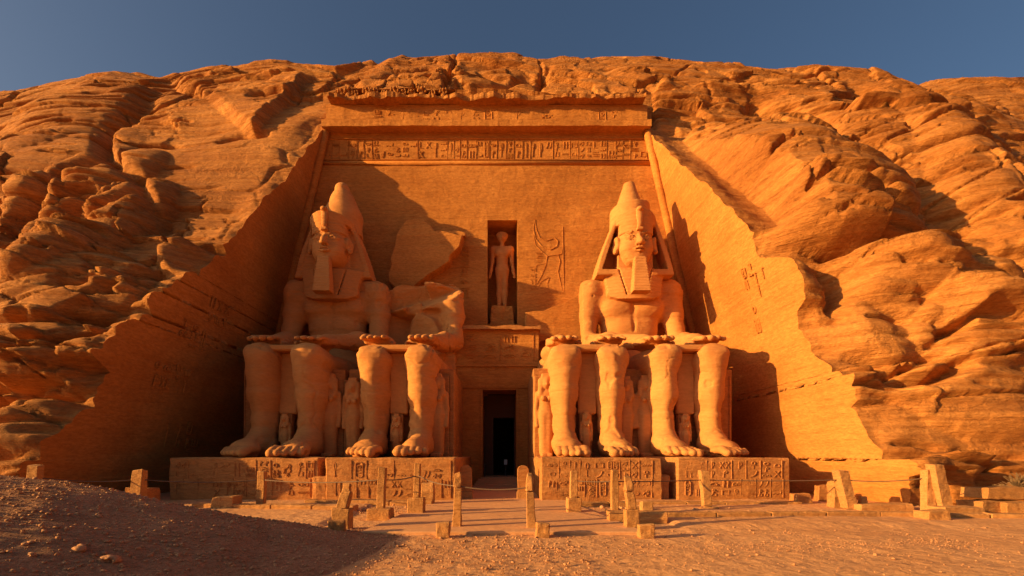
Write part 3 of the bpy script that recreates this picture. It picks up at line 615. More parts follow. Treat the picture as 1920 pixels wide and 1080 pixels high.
# ------------------------------------------------------------------ the seated colossi
PED = 2.22
HS = .38      # the heads sit this much lower than their working heights
def colossus_body(tdx, upper, seed, lw=1., chipped=False, hand_l=None, hand_r=None):
    """seated figure, x across, y into the rock (0 = knees), z up from the pedestal"""
    f_ = Fld((-5.2, -3.6, -.1), (5.2, 10.2, 17.9 if upper else 13.2), .068)
    for s_ in (-1, 1):
        x = s_*1.40
        hx = tdx*.75+s_*1.35
        f_.chain([(x,.75,5.75,.95), (hx,7.2,5.6,1.35)], .5)                                   # thigh
        f_.chain([(x,.72,5.8,.88*lw), (x,.85,4.7,.78*lw), (x,.95,3.7,.83*lw), (x,.88,2.0,.60*lw), (x,.85,.85,.54*lw)], .45, flat=(0,1,0), ff=.84)
        f_.cap((x,.16,5.0), (x,.26,1.2), .17, .13, .45)                                       # shin edge
        f_.ell((x,.06,5.62), (.50*lw,.34,.62), .10)                                            # kneecap
        f_.chain([(x-.42,.16,5.95,.12), (x-.5,.14,5.5,.10), (x-.25,.10,4.95,.12), (x+.25,.10,4.95,.12), (x+.5,.14,5.5,.10), (x+.42,.16,5.95,.12)], .12)
        f_.cap((x-.45,.14,6.18), (x+.45,.14,6.18), .38, .38, .35)
        f_.cap((x+.62,1.0,4.4), (x+.5,1.0,1.6), .26, .14, .25); f_.cap((x-.62,1.0,4.4), (x-.5,1.0,1.6), .26, .14, .25)
        for q in (-1, 1): f_.ell((x+q*.52,.9,.95), (.14,.2,.2), .12)                            # ankle bones
        # foot
        f_.cap((x,1.15,.5), (x,.2,.6), .62, .62, .4)
        f_.cap((x,.3,.95), (x*1.02,-1.5,.42), .62, .46, .5, flat=(1,0,0), ff=.85)
        f_.cap((x-.34,-1.3,.36), (x+.34,-1.3,.36), .42, .40, .4)
        for i in range(5):
            big = (i if s_ > 0 else 4-i)   # 0 = big toe, which is on the inner side
            tx = x+(i-2)*.325
            L = [-2.72,-2.74,-2.58,-2.38,-2.12][big]; rr = [.27,.215,.205,.195,.185][big]
            f_.chain([(tx*.985+x*.015,-1.35,.40,rr*.95), (tx,(L-1.35)/2-.1,.42,rr), (tx,L,.24,rr*.95)], .035, flat=(0,0,1), ff=1.15)
    # seat, belly
    f_.ell((tdx,7.6,6.3), (2.3,1.8,1.5), .5)
    if upper or chipped:
        f_.cap((tdx,7.6,7.0), (tdx,7.6,9.0), 1.9, 1.75, .5, flat=(0,1,0), ff=1.35)
        f_.cap((tdx-.9,7.55,8.0), (tdx+.9,7.55,8.0), 1.0, 1.0, .5)
    if upper:
        f_.cap((tdx-1.3,7.55,10.9), (tdx+1.3,7.55,10.9), 1.25, 1.25, .6)
        f_.cap((tdx-1.6,7.6,12.0), (tdx+1.6,7.6,12.0), 1.0, 1.0, .5)
        f_.cap((tdx-.8,7.5,9.4), (tdx+.8,7.5,9.4), 1.25, 1.25, .6)
        f_.cap((tdx-2.2,7.7,11.6), (tdx+2.2,7.7,11.6), .95, .95, .5)
        for s_ in (-1, 1):
            f_.ell((tdx+s_*1.05,6.55,10.95), (1.05,.45,.62), .3)                              # breast
            f_.cap((tdx+s_*1.3,6.9,12.75), (tdx+s_*2.9,7.1,12.65), .32, .36, .5)
            f_.ell((tdx+s_*2.95,7.5,12.15), (.95,1.05,1.1), .4)                               # shoulder
        f_.ell((tdx,6.25,8.35), (.13,.2,.13), .08, op='-')                                   # navel
        f_.cap((tdx,6.25,9.2), (tdx,6.2,11.), .07, .07, .25, op='-')
    for s_ in (-1, 1):
        if not upper and not chipped: 
            f_.ell((s_*1.5,7.0,6.7), (1.0,1.4,.7), .4)
        full = upper or (chipped and s_ > 0)
        hx = {-1: hand_l, 1: hand_r}[s_]; hx = s_*1.45 if hx is None else hx
        if full:
            sx = tdx+s_*(3.05 if upper else 2.35)
            ex = tdx+s_*(3.35 if upper else 2.6)
            top = 12.1 if upper else 12.2
            f_.chain([(sx,7.5,top,.92), (sx+s_*.10,7.35,10.6,.80), (ex,6.7,8.45,.62)], .35)
            f_.chain([(ex,6.7,8.35,.64), (ex*.6+hx*.4,5.0,8.0,.62), (hx+s_*.15,2.8,7.45,.48)], .4)
        else:
            f_.chain([(hx+s_*.4,5.2,7.2,.6), (hx+s_*.1,2.5,7.15,.44)], .4)
        # hand, palm down on the thigh near the knee
        hy = 1.75
        f_.box((hx, hy+.15, 7.24), (.84, .95, .26), .18, .25, rot=(9,0,s_*-8))
        f_.cap((hx+s_*.05,2.8,7.42), (hx,1.7,7.25), .46, .36, .3)
        for i in range(4):
            fx_ = hx+s_*(-.66+i*.42); L = [.0,-.12,-.06,.12][i]
            f_.chain([(fx_,1.4,7.28,.215), (fx_,.8,7.22,.215), (fx_,L+.22,7.04,.19)], .03, flat=(0,0,1), ff=1.35)
            pass
        f_.chain([(hx-s_*.65,2.2,7.0,.2), (hx-s_*1.0,1.45,6.98,.19), (hx-s_*1.02,.9,6.9,.16)], .1)
    if chipped:      # broken chest: slanting cuts
        f_.box((tdx-.2,8.4,9.4), (2.9,1.1,3.3), .15, .3)
        f_.box((tdx+.3,7.6,11.9), (2.2,.9,1.0), .2, .4)
        for c_, r_ in (((-3.2,7.2,13.9), (0,-20,0)), ((-1.2,6.2,12.4), (22,-18,0)), ((.2,5.9,10.2), (14,10,-20)), ((2.9,6.1,13.6), (30,16,10)), ((-2.2,6.6,9.6), (-8,14,25)), ((1.5,5.7,12.6), (38,-20,0))):
            f_.box((tdx+c_[0],c_[1],c_[2]), (1.7,1.15,1.5), .03, .04, op='-', rot=r_)
    if upper:
        t = tdx; lo_z = f_.ax[2]; lo0 = f_.lo.copy(); f_.ax[2] = f_.ax[2]+HS; f_.lo = f_.lo+np.array([0, 0, HS])   # work in the head's own heights
        f_.cap((t,7.2,12.8), (t,6.7,14.6), 1.0, .85, .5)                                      # neck
        f_.ell((t,6.55,16.0), (1.30,1.5,1.45), .3)
        f_.ell((t,6.1,15.3), (1.20,1.22,1.36), .35)
        f_.ell((t,5.40,14.38), (.62,.46,.40), .35)
        f_.box((t,5.9,14.75), (.88,.8,.45), .35, .4)
        for s_ in (-1, 1):
            f_.ell((t+s_*.60,5.42,15.08), (.46,.38,.46), .35)
            f_.ell((t+s_*.57,4.80,15.72), (.46,.30,.24), .12, op='-')
            f_.chain([(t+s_*.20,4.98,16.02,.045), (t+s_*.55,4.95,16.12,.055), (t+s_*1.0,5.22,15.98,.04)], .08)
            f_.ell((t+s_*.57,5.17,15.71), (.34,.19,.17), .01)
            f_.chain([(t+s_*.22,5.0,15.68,.045), (t+s_*.54,4.95,15.90,.05), (t+s_*.98,5.17,15.72,.04)], .02)
            f_.chain([(t+s_*.22,5.0,15.68,.03), (t+s_*.56,4.99,15.52,.035), (t+s_*.98,5.17,15.70,.03)], .02)
            f_.ell((t+s_*.18,4.68,15.22), (.15,.18,.11), .08)
            f_.ell((t+s_*1.40,5.95,15.55), (.17,.36,.60), .1, rot=(12,0,s_*-30))
            f_.ell((t+s_*1.56,5.86,15.62), (.12,.20,.36), .06, op='-', rot=(12,0,s_*-30))
            f_.ell((t+s_*1.44,5.82,15.05), (.15,.18,.18), .08)
        f_.chain([(t,5.02,16.0,.10), (t,4.70,15.5,.14), (t,4.52,15.27,.17)], .16)
        f_.chain([(t-.42,4.88,14.86,.05), (t-.12,4.72,14.95,.08), (t+.12,4.72,14.95,.08), (t+.42,4.88,14.86,.05)], .05)
        f_.chain([(t-.34,4.90,14.79,.05), (t,4.76,14.72,.10), (t+.34,4.90,14.79,.05)], .04)
        f_.cap((t-.4,4.76,14.84), (t+.4,4.76,14.84), .025, .025, .03, op='-')
        f_.ax[2] = lo_z; f_.lo = lo0
    # flat back against the pillar and clean sole
    f_.fn((-6,8.9,-1), (6,11,19), lambda X, Y, Z: 9.3-Y+0*X+0*Z, 0, '-')
    f_.fn((-6,-4,-1), (6,11,.2), lambda X, Y, Z: Z-.02+0*X+0*Y, 0, '-')
    return f_
def add_sdf(name, f_, mat, parent, rough=.06, seed=0, base=(0,0,0)):
    P, Q = f_.mesh(rough, seed, base); return mesh_obj(name, P, Q, mat, parent, True)
def nemes(t, seed, tall):
    f_ = Fld((t-3.6,4.0,10.9), (t+3.6,9.4,18.9), .058)
    # head band and cap, flaring upwards
    ct = 17.75 if tall else 17.62
    f_.fn((t-2.2,4.4,15.6), (t+2.2,9,18.2), lambda X, Y, Z: np.maximum(np.sqrt((X-t)**2+((Y-6.55)*.98)**2)-(1.46+.12*(Z-16.2)), np.maximum(Z-ct+.10*(X-t)**2, 16.2-Z))*.95, .05, '+')
    f_.fn((t-2.2,4.4,15.6), (t+2.2,9,18.2), lambda X, Y, Z: np.maximum(np.sqrt((X-t)**2+((Y-6.55)*.98)**2)-1.50, np.abs(Z-16.33)-.07), .02, '+')
    zb = 13.45
    # wings of cloth beside the head
    f_.fn((t-3.3,6,13.), (t+3.3,9.2,17.9), lambda X, Y, Z: np.maximum(np.maximum(np.abs(Y-(6.95 if tall else 7.2)-.05*np.abs(X-t))-(1.25 if tall else .95), np.abs(X-t)-(1.50+(17.3-Z)*.34)-.10*np.sin(np.clip((17.3-Z)/4, 0, 1)*3.14)), np.maximum(Z-17.45, zb-Z))*.92, .12, '+')
    for s_ in (-1, 1):      # hollow beside the face
        f_.fn((t-3,5.6,13.6), (t+3,7.1,16.9), lambda X, Y, Z: np.maximum(np.maximum(np.abs(s_*(X-t)-1.30-(16.9-Z)*.17)-.10-(16.9-Z)*.15, Y-(7.15 if tall else 6.42)), np.maximum(Z-16.9, 13.85-Z)), .06, '-')
    # lappets over the chest with a rounded lower edge
    f_.fn((t-2.6,4.6,11.3), (t+2.6,8,14.), lambda X, Y, Z: np.maximum(np.maximum(np.abs(Y-(6.05+.13*(X-t)**2-.05*(13.6-Z)))-.40, np.abs(X-t)-(1.95+.22*np.maximum(Z-12.6, 0))), np.maximum(Z-13.85, 11.65+.05*(X-t)**4*.6-Z))*.9, .1, '+')
    for s_ in (-1, 1):
        f_.fn((t-1.6,4.0,11.4), (t+1.6,7,13.9), lambda X, Y, Z: np.maximum(np.maximum(np.abs(s_*(X-t)-.55-.28*(Z-11.6))-.04, Y-5.95), 11.9-Z), .02, '-')
    f_.F += (np.where(f_.ax[2][None,None,:] < 17.2, .014, .006)*np.sin(f_.ax[2][None,None,:]*2*math.pi/.24)).astype(np.float32)
    return f_
def finish_statue(root, t, crown, seed):
    base = tuple(root.location); dn = lambda o: setattr(o, 'location', (0, 0, -HS))
    dn(add_sdf('nemes_headdress', nemes(t, seed, crown == 'double'), M_stat, root, .025, seed, base))
    f_ = Fld((t-2.2,5.0,17.0), (t+2.2,9.3,21.4), .07)
    if crown == 'white':
        f_.chain([(t+.32,7.75,17.2,1.42), (t+.32,7.75,18.5,1.36), (t+.32,7.6,19.5,.92), (t+.32,7.5,20.45,.52)], .3)
        f_.ell((t+.32,7.5,20.55), (.52,.52,.45), .1)
    else:
        f_.fn((t-2,5,17), (t+2,9.2,19.4), lambda X, Y, Z: np.maximum(np.sqrt((X-t)**2+(Y-7.35)**2)-1.46, np.maximum(Z-18.95-.10*(X-t), 17.2-Z)), .04, '+')
        f_.fn((t-2,5,18.5), (t+2,9.2,21.4), lambda X, Y, Z: np.maximum(np.sqrt((X-t+.05)**2+(Y-7.3)**2)-(.42+.30*np.clip(20.8-Z, 0, 3)**1.15), np.maximum(18.5-Z, Z-20.85))*.9, .06, '+')
    dn(add_sdf('crown', f_, M_stat, root, .05, seed, base))
    f_ = Fld((t-1.,3.4,11.2), (t+1.,6.0,14.8), .048); yb = 4.95
    f_.fn((t-1,3.4,11.3), (t+1,6,14.7), lambda X, Y, Z: np.maximum(np.maximum(np.abs(X-t)-(.40+.09*(14.2-Z)), np.abs(Y-(yb-.12*(14.2-Z)))-(.30+.04*(14.2-Z))), np.maximum(Z-14.3, 11.75-Z))*.9, .06, '+')
    f_.F += (.016*np.sin(f_.ax[2][None,None,:]*2*math.pi/.2)).astype(np.float32)
    dn(add_sdf('false_beard', f_, M_stat, root, .02, seed, base))
    f_ = Fld((t-1.,3.8,15.7), (t+1.,6.2,18.4), .042)      # rearing cobra on the brow
    f_.chain([(t,5.0,16.22,.15), (t,4.85,16.6,.17), (t,4.88,17.1,.22), (t,4.95,17.55,.26)], .1, flat=(0,1,0), ff=1.6)
    f_.ell((t,4.80,17.62), (.24,.24,.16), .08); f_.cap((t,4.95,16.5), (t,5.3,16.5), .14, .2, .1)
    f_.box((t,4.86,16.25), (.22,.18,.10), .04, .05)
    dn(add_sdf('cobra', f_, M_stat, root, .015, seed, base))
def throne(root, hw, topz, pillar, tdx=0.):
    bx_ = root.location
    b = MB(); b.box(-hw, hw, 1.55, 10.3, -.02, topz, jit=.02); o = b.build('throne', M_ped, root, bevel=.05)
    b = MB(); b.box(-1.75, 1.75, .12, 7.0, 6.30, 6.66, jit=.015); b.box(-.55, .55, .75, 1.6, 2.6, 6.31, jit=.02)
    b.build('kilt', M_stat, root, bevel=.08)
    if pillar:
        b = MB(); b.box(tdx-3.9, tdx+3.9, 9.1, 10.3, topz-.02, pillar, jit=.03); b.build('back_slab', M_wall, root, bevel=.04)
    # panels carved on the throne front
    b = MB()
    for s_ in (-1, 1):
        O = (s_*2.55-.5, 1.55, .3); b.ribbon([(0,0),(0,topz-.7)], .08, .05, O, UX, UZ, NY); b.ribbon([(1.,0),(1.,topz-.7)], .08, .05, O, UX, UZ, NY)
    b.build('throne_carving', M_ped, root)
def pedestal(root, x0, x1, y0, top=0., glyph=True, stepped=None, seed=0, dens=.95, h=PED):
    rr = random.Random(seed)
    b = MB(); b.box(x0, x1, y0, 10.2, -h-.05, -.0, jit=.0)
    if stepped: b.box(*stepped)
    p = b.build('pedestal', M_ped, root, rough=.045, bevel=.07)
    b = MB(); L = x1-x0
    glyph_band(b, (x0+.25, y0-.02, -h+.18), UX, UZ, NY, L-.5, h*.44, .62, .02, .05, rr, True, dens); glyph_band(b, (x0+.25, y0-.02, -h*.5+.02), UX, UZ, NY, L-.5, h*.44, .62, .02, .05, rr, True, dens)
    b.build('pedestal_carving', M_ped, root)
lab = {
 0: 'complete shaded seated colossus at the far left, with tall pointed crown and beard',
 1: 'broken seated colossus left of the doorway, its head and chest gone, jagged slab behind',
 2: 'seated colossus right of the doorway, only legs, lap and hands left',
 3: 'complete sunlit seated colossus at the far right, with flat-topped crown and beard'}
spec = [  # centre X, torso offset, upper, chipped, throne half width, throne top, back slab
 (-12.9, .55, True, False, 3.15, 5.45, 12.4), (-6.2, .1, False, True, 3.25, 5.45, 9.6), (5.2, .3, False, False, 3.2, 5.5, None), (11.15, -1.5, True, False, 3.2, 5.45, 11.6)]
roots = []
for i, (cx, tdx, up, chip, hw, tz, pil) in enumerate(spec):
    r_ = empty('colossus', (cx, 26.0, PED), lab[i], 'statue', 'four seated colossi along the temple front')
    roots.append(r_)
    fb = colossus_body(tdx, up, i, lw=(1.1, .98, .96, .96)[i], chipped=chip, hand_l=(-1.75 if i == 3 else None))
    add_sdf('body', fb, M_stat, r_, .13 if chip else .08, i*13, (cx, 26, PED))
    if up: finish_statue(r_, tdx, 'white' if i == 0 else 'double', i)
    throne(r_, hw, tz, pil, tdx)
pedestal(roots[0], -4.05, 3.6, -3.45, seed=1, dens=.9)
pedestal(roots[1], -2.65, 3.9, -3.75, stepped=(-3.35, -2.6, -3.7, 3.0, -PED-.05, -.95), seed=2, dens=.55)
pedestal(roots[2], -3.2, 2.95, -3.6, stepped=(2.9, 3.45, -3.3, 3.0, -PED-.05, -.9), seed=3)
pedestal(roots[3], -2.2, 3.55, -3.5, stepped=(-3.1, -2.15, -1.2, 3.0, -PED-.05, -.02), seed=4)
# ------------------------------------------------------------------ small standing figures
def standing(kind):
    f_ = Fld((-1.1,-.7,-.05), (1.1,.8,5.3), .05)
    if kind == 'royal':
        f_.chain([(0,.05,.3,.42), (0,.05,1.6,.40), (0,.05,2.7,.50), (0,.05,3.2,.36), (0,.05,3.8,.50)], .25, flat=(0,1,0), ff=1.3)
        f_.cap((-.16,0,.3), (-.16,-.1,2.6), .24, .3, .1); f_.cap((.16,0,.3), (.16,-.1,2.6), .24, .3, .1)
        for s_ in (-1, 1):
            f_.chain([(s_*.52,.05,3.95,.19), (s_*.62,.05,3.0,.15), (s_*.60,-.05,2.2,.12), (s_*.58,-.1,1.95,.13)], .1)
            f_.ell((s_*.2,-.35,3.62), (.16,.14,.16), .1); f_.box((s_*.18,-.3,.12), (.17,.35,.12), .06, .06)
            f_.cap((s_*.30,-.02,4.75), (s_*.36,-.16,3.9), .22, .17, .1)
        f_.ell((0,-.12,4.55), (.27,.3,.36), .1); f_.cap((0,0,4.1), (0,0,4.5), .18, .18, .1); f_.ell((0,.05,4.75), (.42,.36,.36), .1)
        f_.ell((0,-.42,4.5), (.05,.08,.09), .05); f_.box((0,.05,5.08), (.3,.25,.14), .04, .06)
        for s_ in (-1, 1): f_.ell((s_*.1,-.43,4.62), (.06,.05,.035), .02, op='-')
    else:
        f_ = Fld((-1.6,-.9,-.05), (1.6,.9,6.6), .05)
        for s_ in (-1, 1):
            f_.chain([(s_*.26,.05,.35,.20), (s_*.27,.08,1.2,.27), (s_*.27,0,1.9,.25), (s_*.30,0,3.1,.38)], .15)
            f_.cap((s_*.27,.05,.15), (s_*.30,-.5,.12), .16, .14, .1)
            f_.ell((s_*.85,0,4.85), (.28,.28,.28), .2)
            f_.chain([(s_*.88,0,4.75,.22), (s_*.93,0,3.9,.18), (s_*1.05,-.1,3.1,.13), (s_*1.12,-.12,2.75,.15)], .15)
            for q in range(4): f_.cap((s_*(1.06+.05*q),-.1-.03*q,2.7), (s_*(1.08+.06*q),-.12-.03*q,2.4), .035, .03, .02)
            f_.ell((s_*.32,-.30,4.45), (.34,.16,.24), .15)
            f_.ell((s_*.33,0,5.72), (.10,.1,.16), .05)
        f_.chain([(0,0,3.1,.50), (0,0,3.7,.44), (0,0,4.5,.56)], .3, flat=(0,1,0), ff=1.4)
        f_.cap((-.55,0,4.75), (.55,0,4.75), .36, .36, .3, flat=(0,1,0), ff=1.3)
        f_.cap((0,0,4.9), (0,-.03,5.5), .2, .2, .1); f_.ell((0,-.05,5.78), (.36,.36,.42), .1)
        f_.ell((0,0,6.0), (.58,.32,.36), .1)
        f_.ell((0,-.42,5.72), (.06,.09,.1), .05); f_.cap((-.12,-.39,5.55), (.12,-.39,5.55), .03, .03, .03)
        for s_ in (-1, 1): f_.ell((s_*.14,-.40,5.86), (.08,.06,.045), .02, op='-')
        f_.box((0,.1,3.0), (.42,.3,.28), .1, .15)
    return f_
P_, Q_ = standing('royal').mesh(.03, 2)
rf = mesh_obj('standing_figure', P_, Q_, M_stat, None, True)
def slabmesh():
    b = MB(); b.box(-.72, .72, .25, .95, -.02, 5.15, jit=.02); return b
bp_ = slabmesh().build('back_pillar', M_ped, rf, bevel=.04)
small = [(-10.55, 27.25, .98, 'small carved figure beside the right leg of the far left colossus'), (-9.1, 27.2, .93, 'small carved figure between the two left thrones'),
         (-3.95, 27.2, .98, 'small carved woman on the throne front left of the doorway'), (2.75, 27.2, .98, 'small carved figure on the throne front just right of the doorway'),
         (7.6, 27.2, .95, 'small carved figure in shadow between the two right thrones, nearer the doorway'), (8.85, 27.2, .96, 'small carved figure beside the left leg of the sunlit complete colossus'),
         (-13.0, 26.6, .50, 'tiny carved figure between the shins of the far left colossus'), (-6.3, 26.6, .50, 'tiny carved figure between the shins of the headless colossus left of the doorway'),
         (5.1, 26.6, .52, 'tiny carved figure between the shins of the legs-only colossus right of the doorway'), (11.05, 26.6, .50, 'tiny carved figure between the shins of the sunlit complete colossus')]
for i, (x, y, s_, lb) in enumerate(small):
    if i == 0: o, c = rf, bp_
    else:
        o = rf.copy(); c = bp_.copy(); link(o); link(c); c.parent = o
    o.location = (x, y, PED); o.scale = (s_*1.0, s_, s_); tag(o, lb, 'statue', 'small figures carved at the colossi legs')
P_, Q_ = standing('niche').mesh(.03, 4)
ns = mesh_obj('niche_statue', P_, Q_, M_stat, None, True); ns.scale = (.88, .9, 1); ns.location = ((NX0+NX1)/2-.02, 37.0, at(0,577,37.0)[2]); tag(ns, 'standing stone figure with round wig in the niche over the doorway', 'statue')
b = MB(); b.box(NX0+.05, NX1-.05, 36.25, 38.3, NZ0-.01, at(0,577,37)[2]+.03, tx=.12, jit=.05); b.build('plinth', M_wall, ns, tuple(ns.location), rough=.06, bevel=.08)
# baboons under the lip
def baboon():
    f_ = Fld((-.6,-.6,-.02), (.6,.6,1.45), .045)
    f_.chain([(0,.1,.25,.36), (0,.05,.8,.30)], .1); f_.ell((0,-.05,1.1), (.25,.27,.24), .1); f_.cap((0,-.15,1.05), (0,-.38,.98), .14, .10, .08)
    for s_ in (-1, 1):
        f_.chain([(s_*.26,-.05,.9,.10), (s_*.34,-.25,.8,.08), (s_*.26,-.32,1.15,.07)], .05); f_.cap((s_*.24,-.1,.12), (s_*.22,-.4,.12), .15, .1, .06)
        f_.ell((s_*.22,.02,1.2), (.07,.05,.08), .04)
    return f_
P_, Q_ = baboon().mesh(.06, 4)
bab = None
xs_b = [642, 655, 668, 690, 703, 722, 742, 757, 772, 792, 812, 832]
for i, px in enumerate(xs_b):
    if bab is None: o = bab = mesh_obj('baboon_statue', P_, Q_, M_rock, None, True)
    else: o = bab.copy(); link(o)
    X = at(px, 0, 35.9)[0]; s_ = .78+.12*math.sin(i*2.3); o.location = (X, 35.85, 30.93); o.scale = (s_, s_, s_*.95); o.rotation_euler.z = .2*math.sin(i*1.7)
    tag(o, ['first', 'second', 'third', 'fourth', 'fifth', 'sixth', 'seventh', 'eighth', 'ninth', 'tenth', 'eleventh', 'last'][i]+' worn baboon figure from the left on the high ledge above the frieze', 'statue', 'eroded baboons on the top ledge')
# ------------------------------------------------------------------ ground, mound, path, kerbs
def axis(dense0, dense1, st_, far):
    a = list(np.arange(dense0, dense1, st_)); s = st_; x = a[-1]; o = []
    while x < far: s *= 1.25; x += s; o.append(x)
    s = st_; x = a[0]; p = []
    while x > -far: s *= 1.25; x -= s; p.append(x)
    return np.array(p[::-1]+a+o)
ax_, ay_ = axis(-26, 26, .16, 900), axis(5, 26, .16, 900)
GX, GY = np.meshgrid(ax_, ay_)
near_ = sstep(40, 20, np.hypot(GX, GY-14))
GZ = near_*(.05*fbm(GX/2.5, GY/2.5, .3, 4)+.02*fbm(GX/.5, GY/.5, .9, 3))-.01
GZ += .10*sstep(9.5, 8, np.abs(GY-19)*2)*sstep(5.2, 6.5, np.abs(GX-.0))*near_
GZ = np.where((np.abs(GX) < 6) & (GY > 12.8) & (GY < 34), np.minimum(GZ, -.012), GZ)
i_ = np.arange(GX.size).reshape(GX.shape); q = np.stack([i_[:-1,:-1], i_[:-1,1:], i_[1:,1:], i_[1:,:-1]], -1).reshape(-1, 4)
g = mesh_obj('ground', np.stack([GX, GY, GZ], -1).reshape(-1, 3), q, M_sand, None, True); g['kind'] = 'structure'
mxk = np.array([-30,-22,-16,-13,-11.3,-8.9,-6.5,-4.6,-3.2,-2.0,0]); mzk = np.array([2.8,2.6,2.3,2.1,1.90,1.46,.88,.30,-.02,-.1,-.2])  # out of frame on the left, extra height added to shade the slope
def mound_z(X, Y):
    h = np.interp(X+(10-Y)*.22, mxk, mzk); e = 1-sstep(10.2, 15.2, Y+.15*np.sin(X*1.3)); e2 = 1-.35*sstep(8, 3, Y)
    return h*e*e2+.10*fbm(X/1.6, Y/1.6, .2, 4)*sstep(0, .5, h*e)+.03*fbm(X/.3, Y/.3, .6, 3)*sstep(0, .3, h*e)-.05
mx_, my_ = np.arange(-30, .5, .085), np.arange(1.5, 16, .085); MX, MY = np.meshgrid(mx_, my_); MZ = mound_z(MX, MY)
i_ = np.arange(MX.size).reshape(MX.shape); q = np.stack([i_[:-1,:-1], i_[:-1,1:], i_[1:,1:], i_[1:,:-1]], -1).reshape(-1, 4)
q = q[(MZ.ravel()[q] > -.12).any(1)]
md = mesh_obj('gravel_mound', np.stack([MX, MY, MZ], -1).reshape(-1, 3), q, M_mound, None, True); md['kind'] = 'structure'
def gz(x, y):
    return max(0., float(mound_z(np.array(x), np.array(y))))
b = MB(); v = [(-4.25,13.3,.0), (4.35,13.3,.0), (3.3,21.5,.0), (-3.5,21.5,.0)]
b.add([(x, y, -.06) for x, y, z in v]+[(x, y, .085) for x, y, z in v], [(0,1,5,4), (1,2,6,5), (2,3,7,6), (3,0,4,7), (4,5,6,7)])
b.add([(-3.5,21.5,-.06), (3.3,21.5,-.06), (2.1,32.2,-.06), (-2.4,32.2,-.06), (-3.5,21.5,.085), (3.3,21.5,.085), (2.1,32.2,.085), (-2.4,32.2,.085)], [(1,2,6,5), (3,0,4,7), (4,5,6,7)])
p = b.build('path', M_path, rough=.0, bevel=.02); p['kind'] = 'structure'
def kerb(pts, w_, h_, lbl, z0=-.05):
    b = MB(); 
    for i in range(len(pts)-1):
        (x0, y0), (x1, y1) = pts[i], pts[i+1]; L = math.hypot(x1-x0, y1-y0); n = max(1, int(L/1.7)); dx, dy = (x1-x0)/L, (y1-y0)/L; nx, ny = -dy*w_/2, dx*w_/2
        for k in range(n):
            a0, a1 = L*k/n+.015, L*(k+1)/n-.015; j = rg.uniform(-.015, .02)
            q = [(x0+dx*a0-nx, y0+dy*a0-ny), (x0+dx*a1-nx, y0+dy*a1-ny), (x0+dx*a1+nx, y0+dy*a1+ny), (x0+dx*a0+nx, y0+dy*a0+ny)]
            b.add([(p[0], p[1], z0) for p in q]+[(p[0], p[1], h_+j) for p in q], [(0,3,2,1),(4,5,6,7),(0,1,5,4),(1,2,6,5),(2,3,7,6),(3,0,4,7)])
    o = b.build('kerb', M_post, rough=.02, bevel=.03); return tag(o, lbl, 'kerb')
kerb([(5.9,16.55),(14.2,16.75),(19.6,16.0)], .4, .24, 'long low stone kerb running right from the path to the broken blocks')
kerb([(-13.4,19.4),(-6.1,18.6)], .5, .26, 'low stone kerb in front of the left pedestals, behind the mound')
kerb([(-9.3,21.2),(-3.2,20.9)], .6, .22, 'low stone footing at the base of the pedestal left of the doorway')
kerb([(3.2,20.6),(13.8,20.6)], .7, .18, 'low stone footing at the base of the two right pedestals')
# ------------------------------------------------------------------ posts, blocks, ropes
def rough_block(name, x, y, z, w_, d_, h_, label, cat, group=None, rz=0, lean=0, leany=0, taper=.0, mat=None, rough=.02, parent=None, notch=False, jit=.02):
    b = MB(); hw, hd = w_/2, d_/2
    j = lambda: rg.uniform(-jit, jit)
    secs = [(0, 1.0), (.5, 1-taper*.5), (1, 1-taper)]
    v = []
    for t, sc in secs:
        for sx, sy in ((-1,-1),(1,-1),(1,1),(-1,1)): v.append((sx*hw*sc+lean*t+j(), sy*hd*sc+leany*t+j(), h_*t+(j()*2 if t == 1 else 0)))
    fc = [(0,3,2,1), (8,9,10,11)]+[(r*4+k, r*4+(k+1) % 4, r*4+4+(k+1) % 4, r*4+4+k) for r in range(2) for k in range(4)]
    b.add(v, fc)
    o = b.build(name, mat or M_post, parent, bevel=.025, rough=rough); o.location = (x, y, z); o.rotation_euler.z = rz
    if label: tag(o, label, cat, group)
    return o
posts = {}
def post(key, px, ytop, ybase, wpx, label, base=None, leanpx=0, z0=None, Y=None, taper=.06, top=None, dpt=.9):
    """px, rows in the photograph give the real spot: the foot stands on the ground at row ybase"""
    Y = Y or gy(ybase, z0 or 0); X = (px-CX)/F*Y; zb = z0 if z0 is not None else 0.
    zt = at(px, ytop, Y)[2]; w_ = wpx/F*Y*.84
    r_ = empty('stone_post', (X, Y, zb-.03), label, 'post', 'stone rope posts in front of the temple', rz=rg.uniform(-.06, .06))
    bh = 0
    if base:
        bw, bh_px = base; bh = bh_px/F*Y; rough_block('base_block', 0, 0, 0, bw/F*Y, bw/F*Y*.85, bh, None, None, parent=r_)
    if top:     # a separate, worn head stone
        hh = (zt-zb-bh); rough_block('shaft', 0, 0, bh-.02, w_, w_*dpt, hh*(1-top), None, None, lean=leanpx/F*Y*(1-top), taper=taper, parent=r_)
        rough_block('head_stone', leanpx/F*Y*(1-top), 0, bh+hh*(1-top)-.02, w_*.84, w_*dpt*.84, hh*top+.05, None, None, lean=leanpx/F*Y*top, taper=.22, parent=r_, rough=.05, jit=.04)
    else:
        rough_block('shaft', 0, 0, bh-.02, w_, w_*dpt, zt-zb-bh+.05, None, None, lean=leanpx/F*Y, taper=taper, parent=r_)
    posts[key] = (X+leanpx/F*Y*.8, Y, zb+(zt-zb)*.76)
    return r_
post('N', 62, 872, 905, 24, 'short pale post half sunk behind the top of the gravel mound', Y=17.0, z0=0.0, leanpx=6)
post('O', 256, 880, 950, 24, 'stone post behind the mound, in front of dark stacked blocks', Y=18.6, z0=0, leanpx=8)
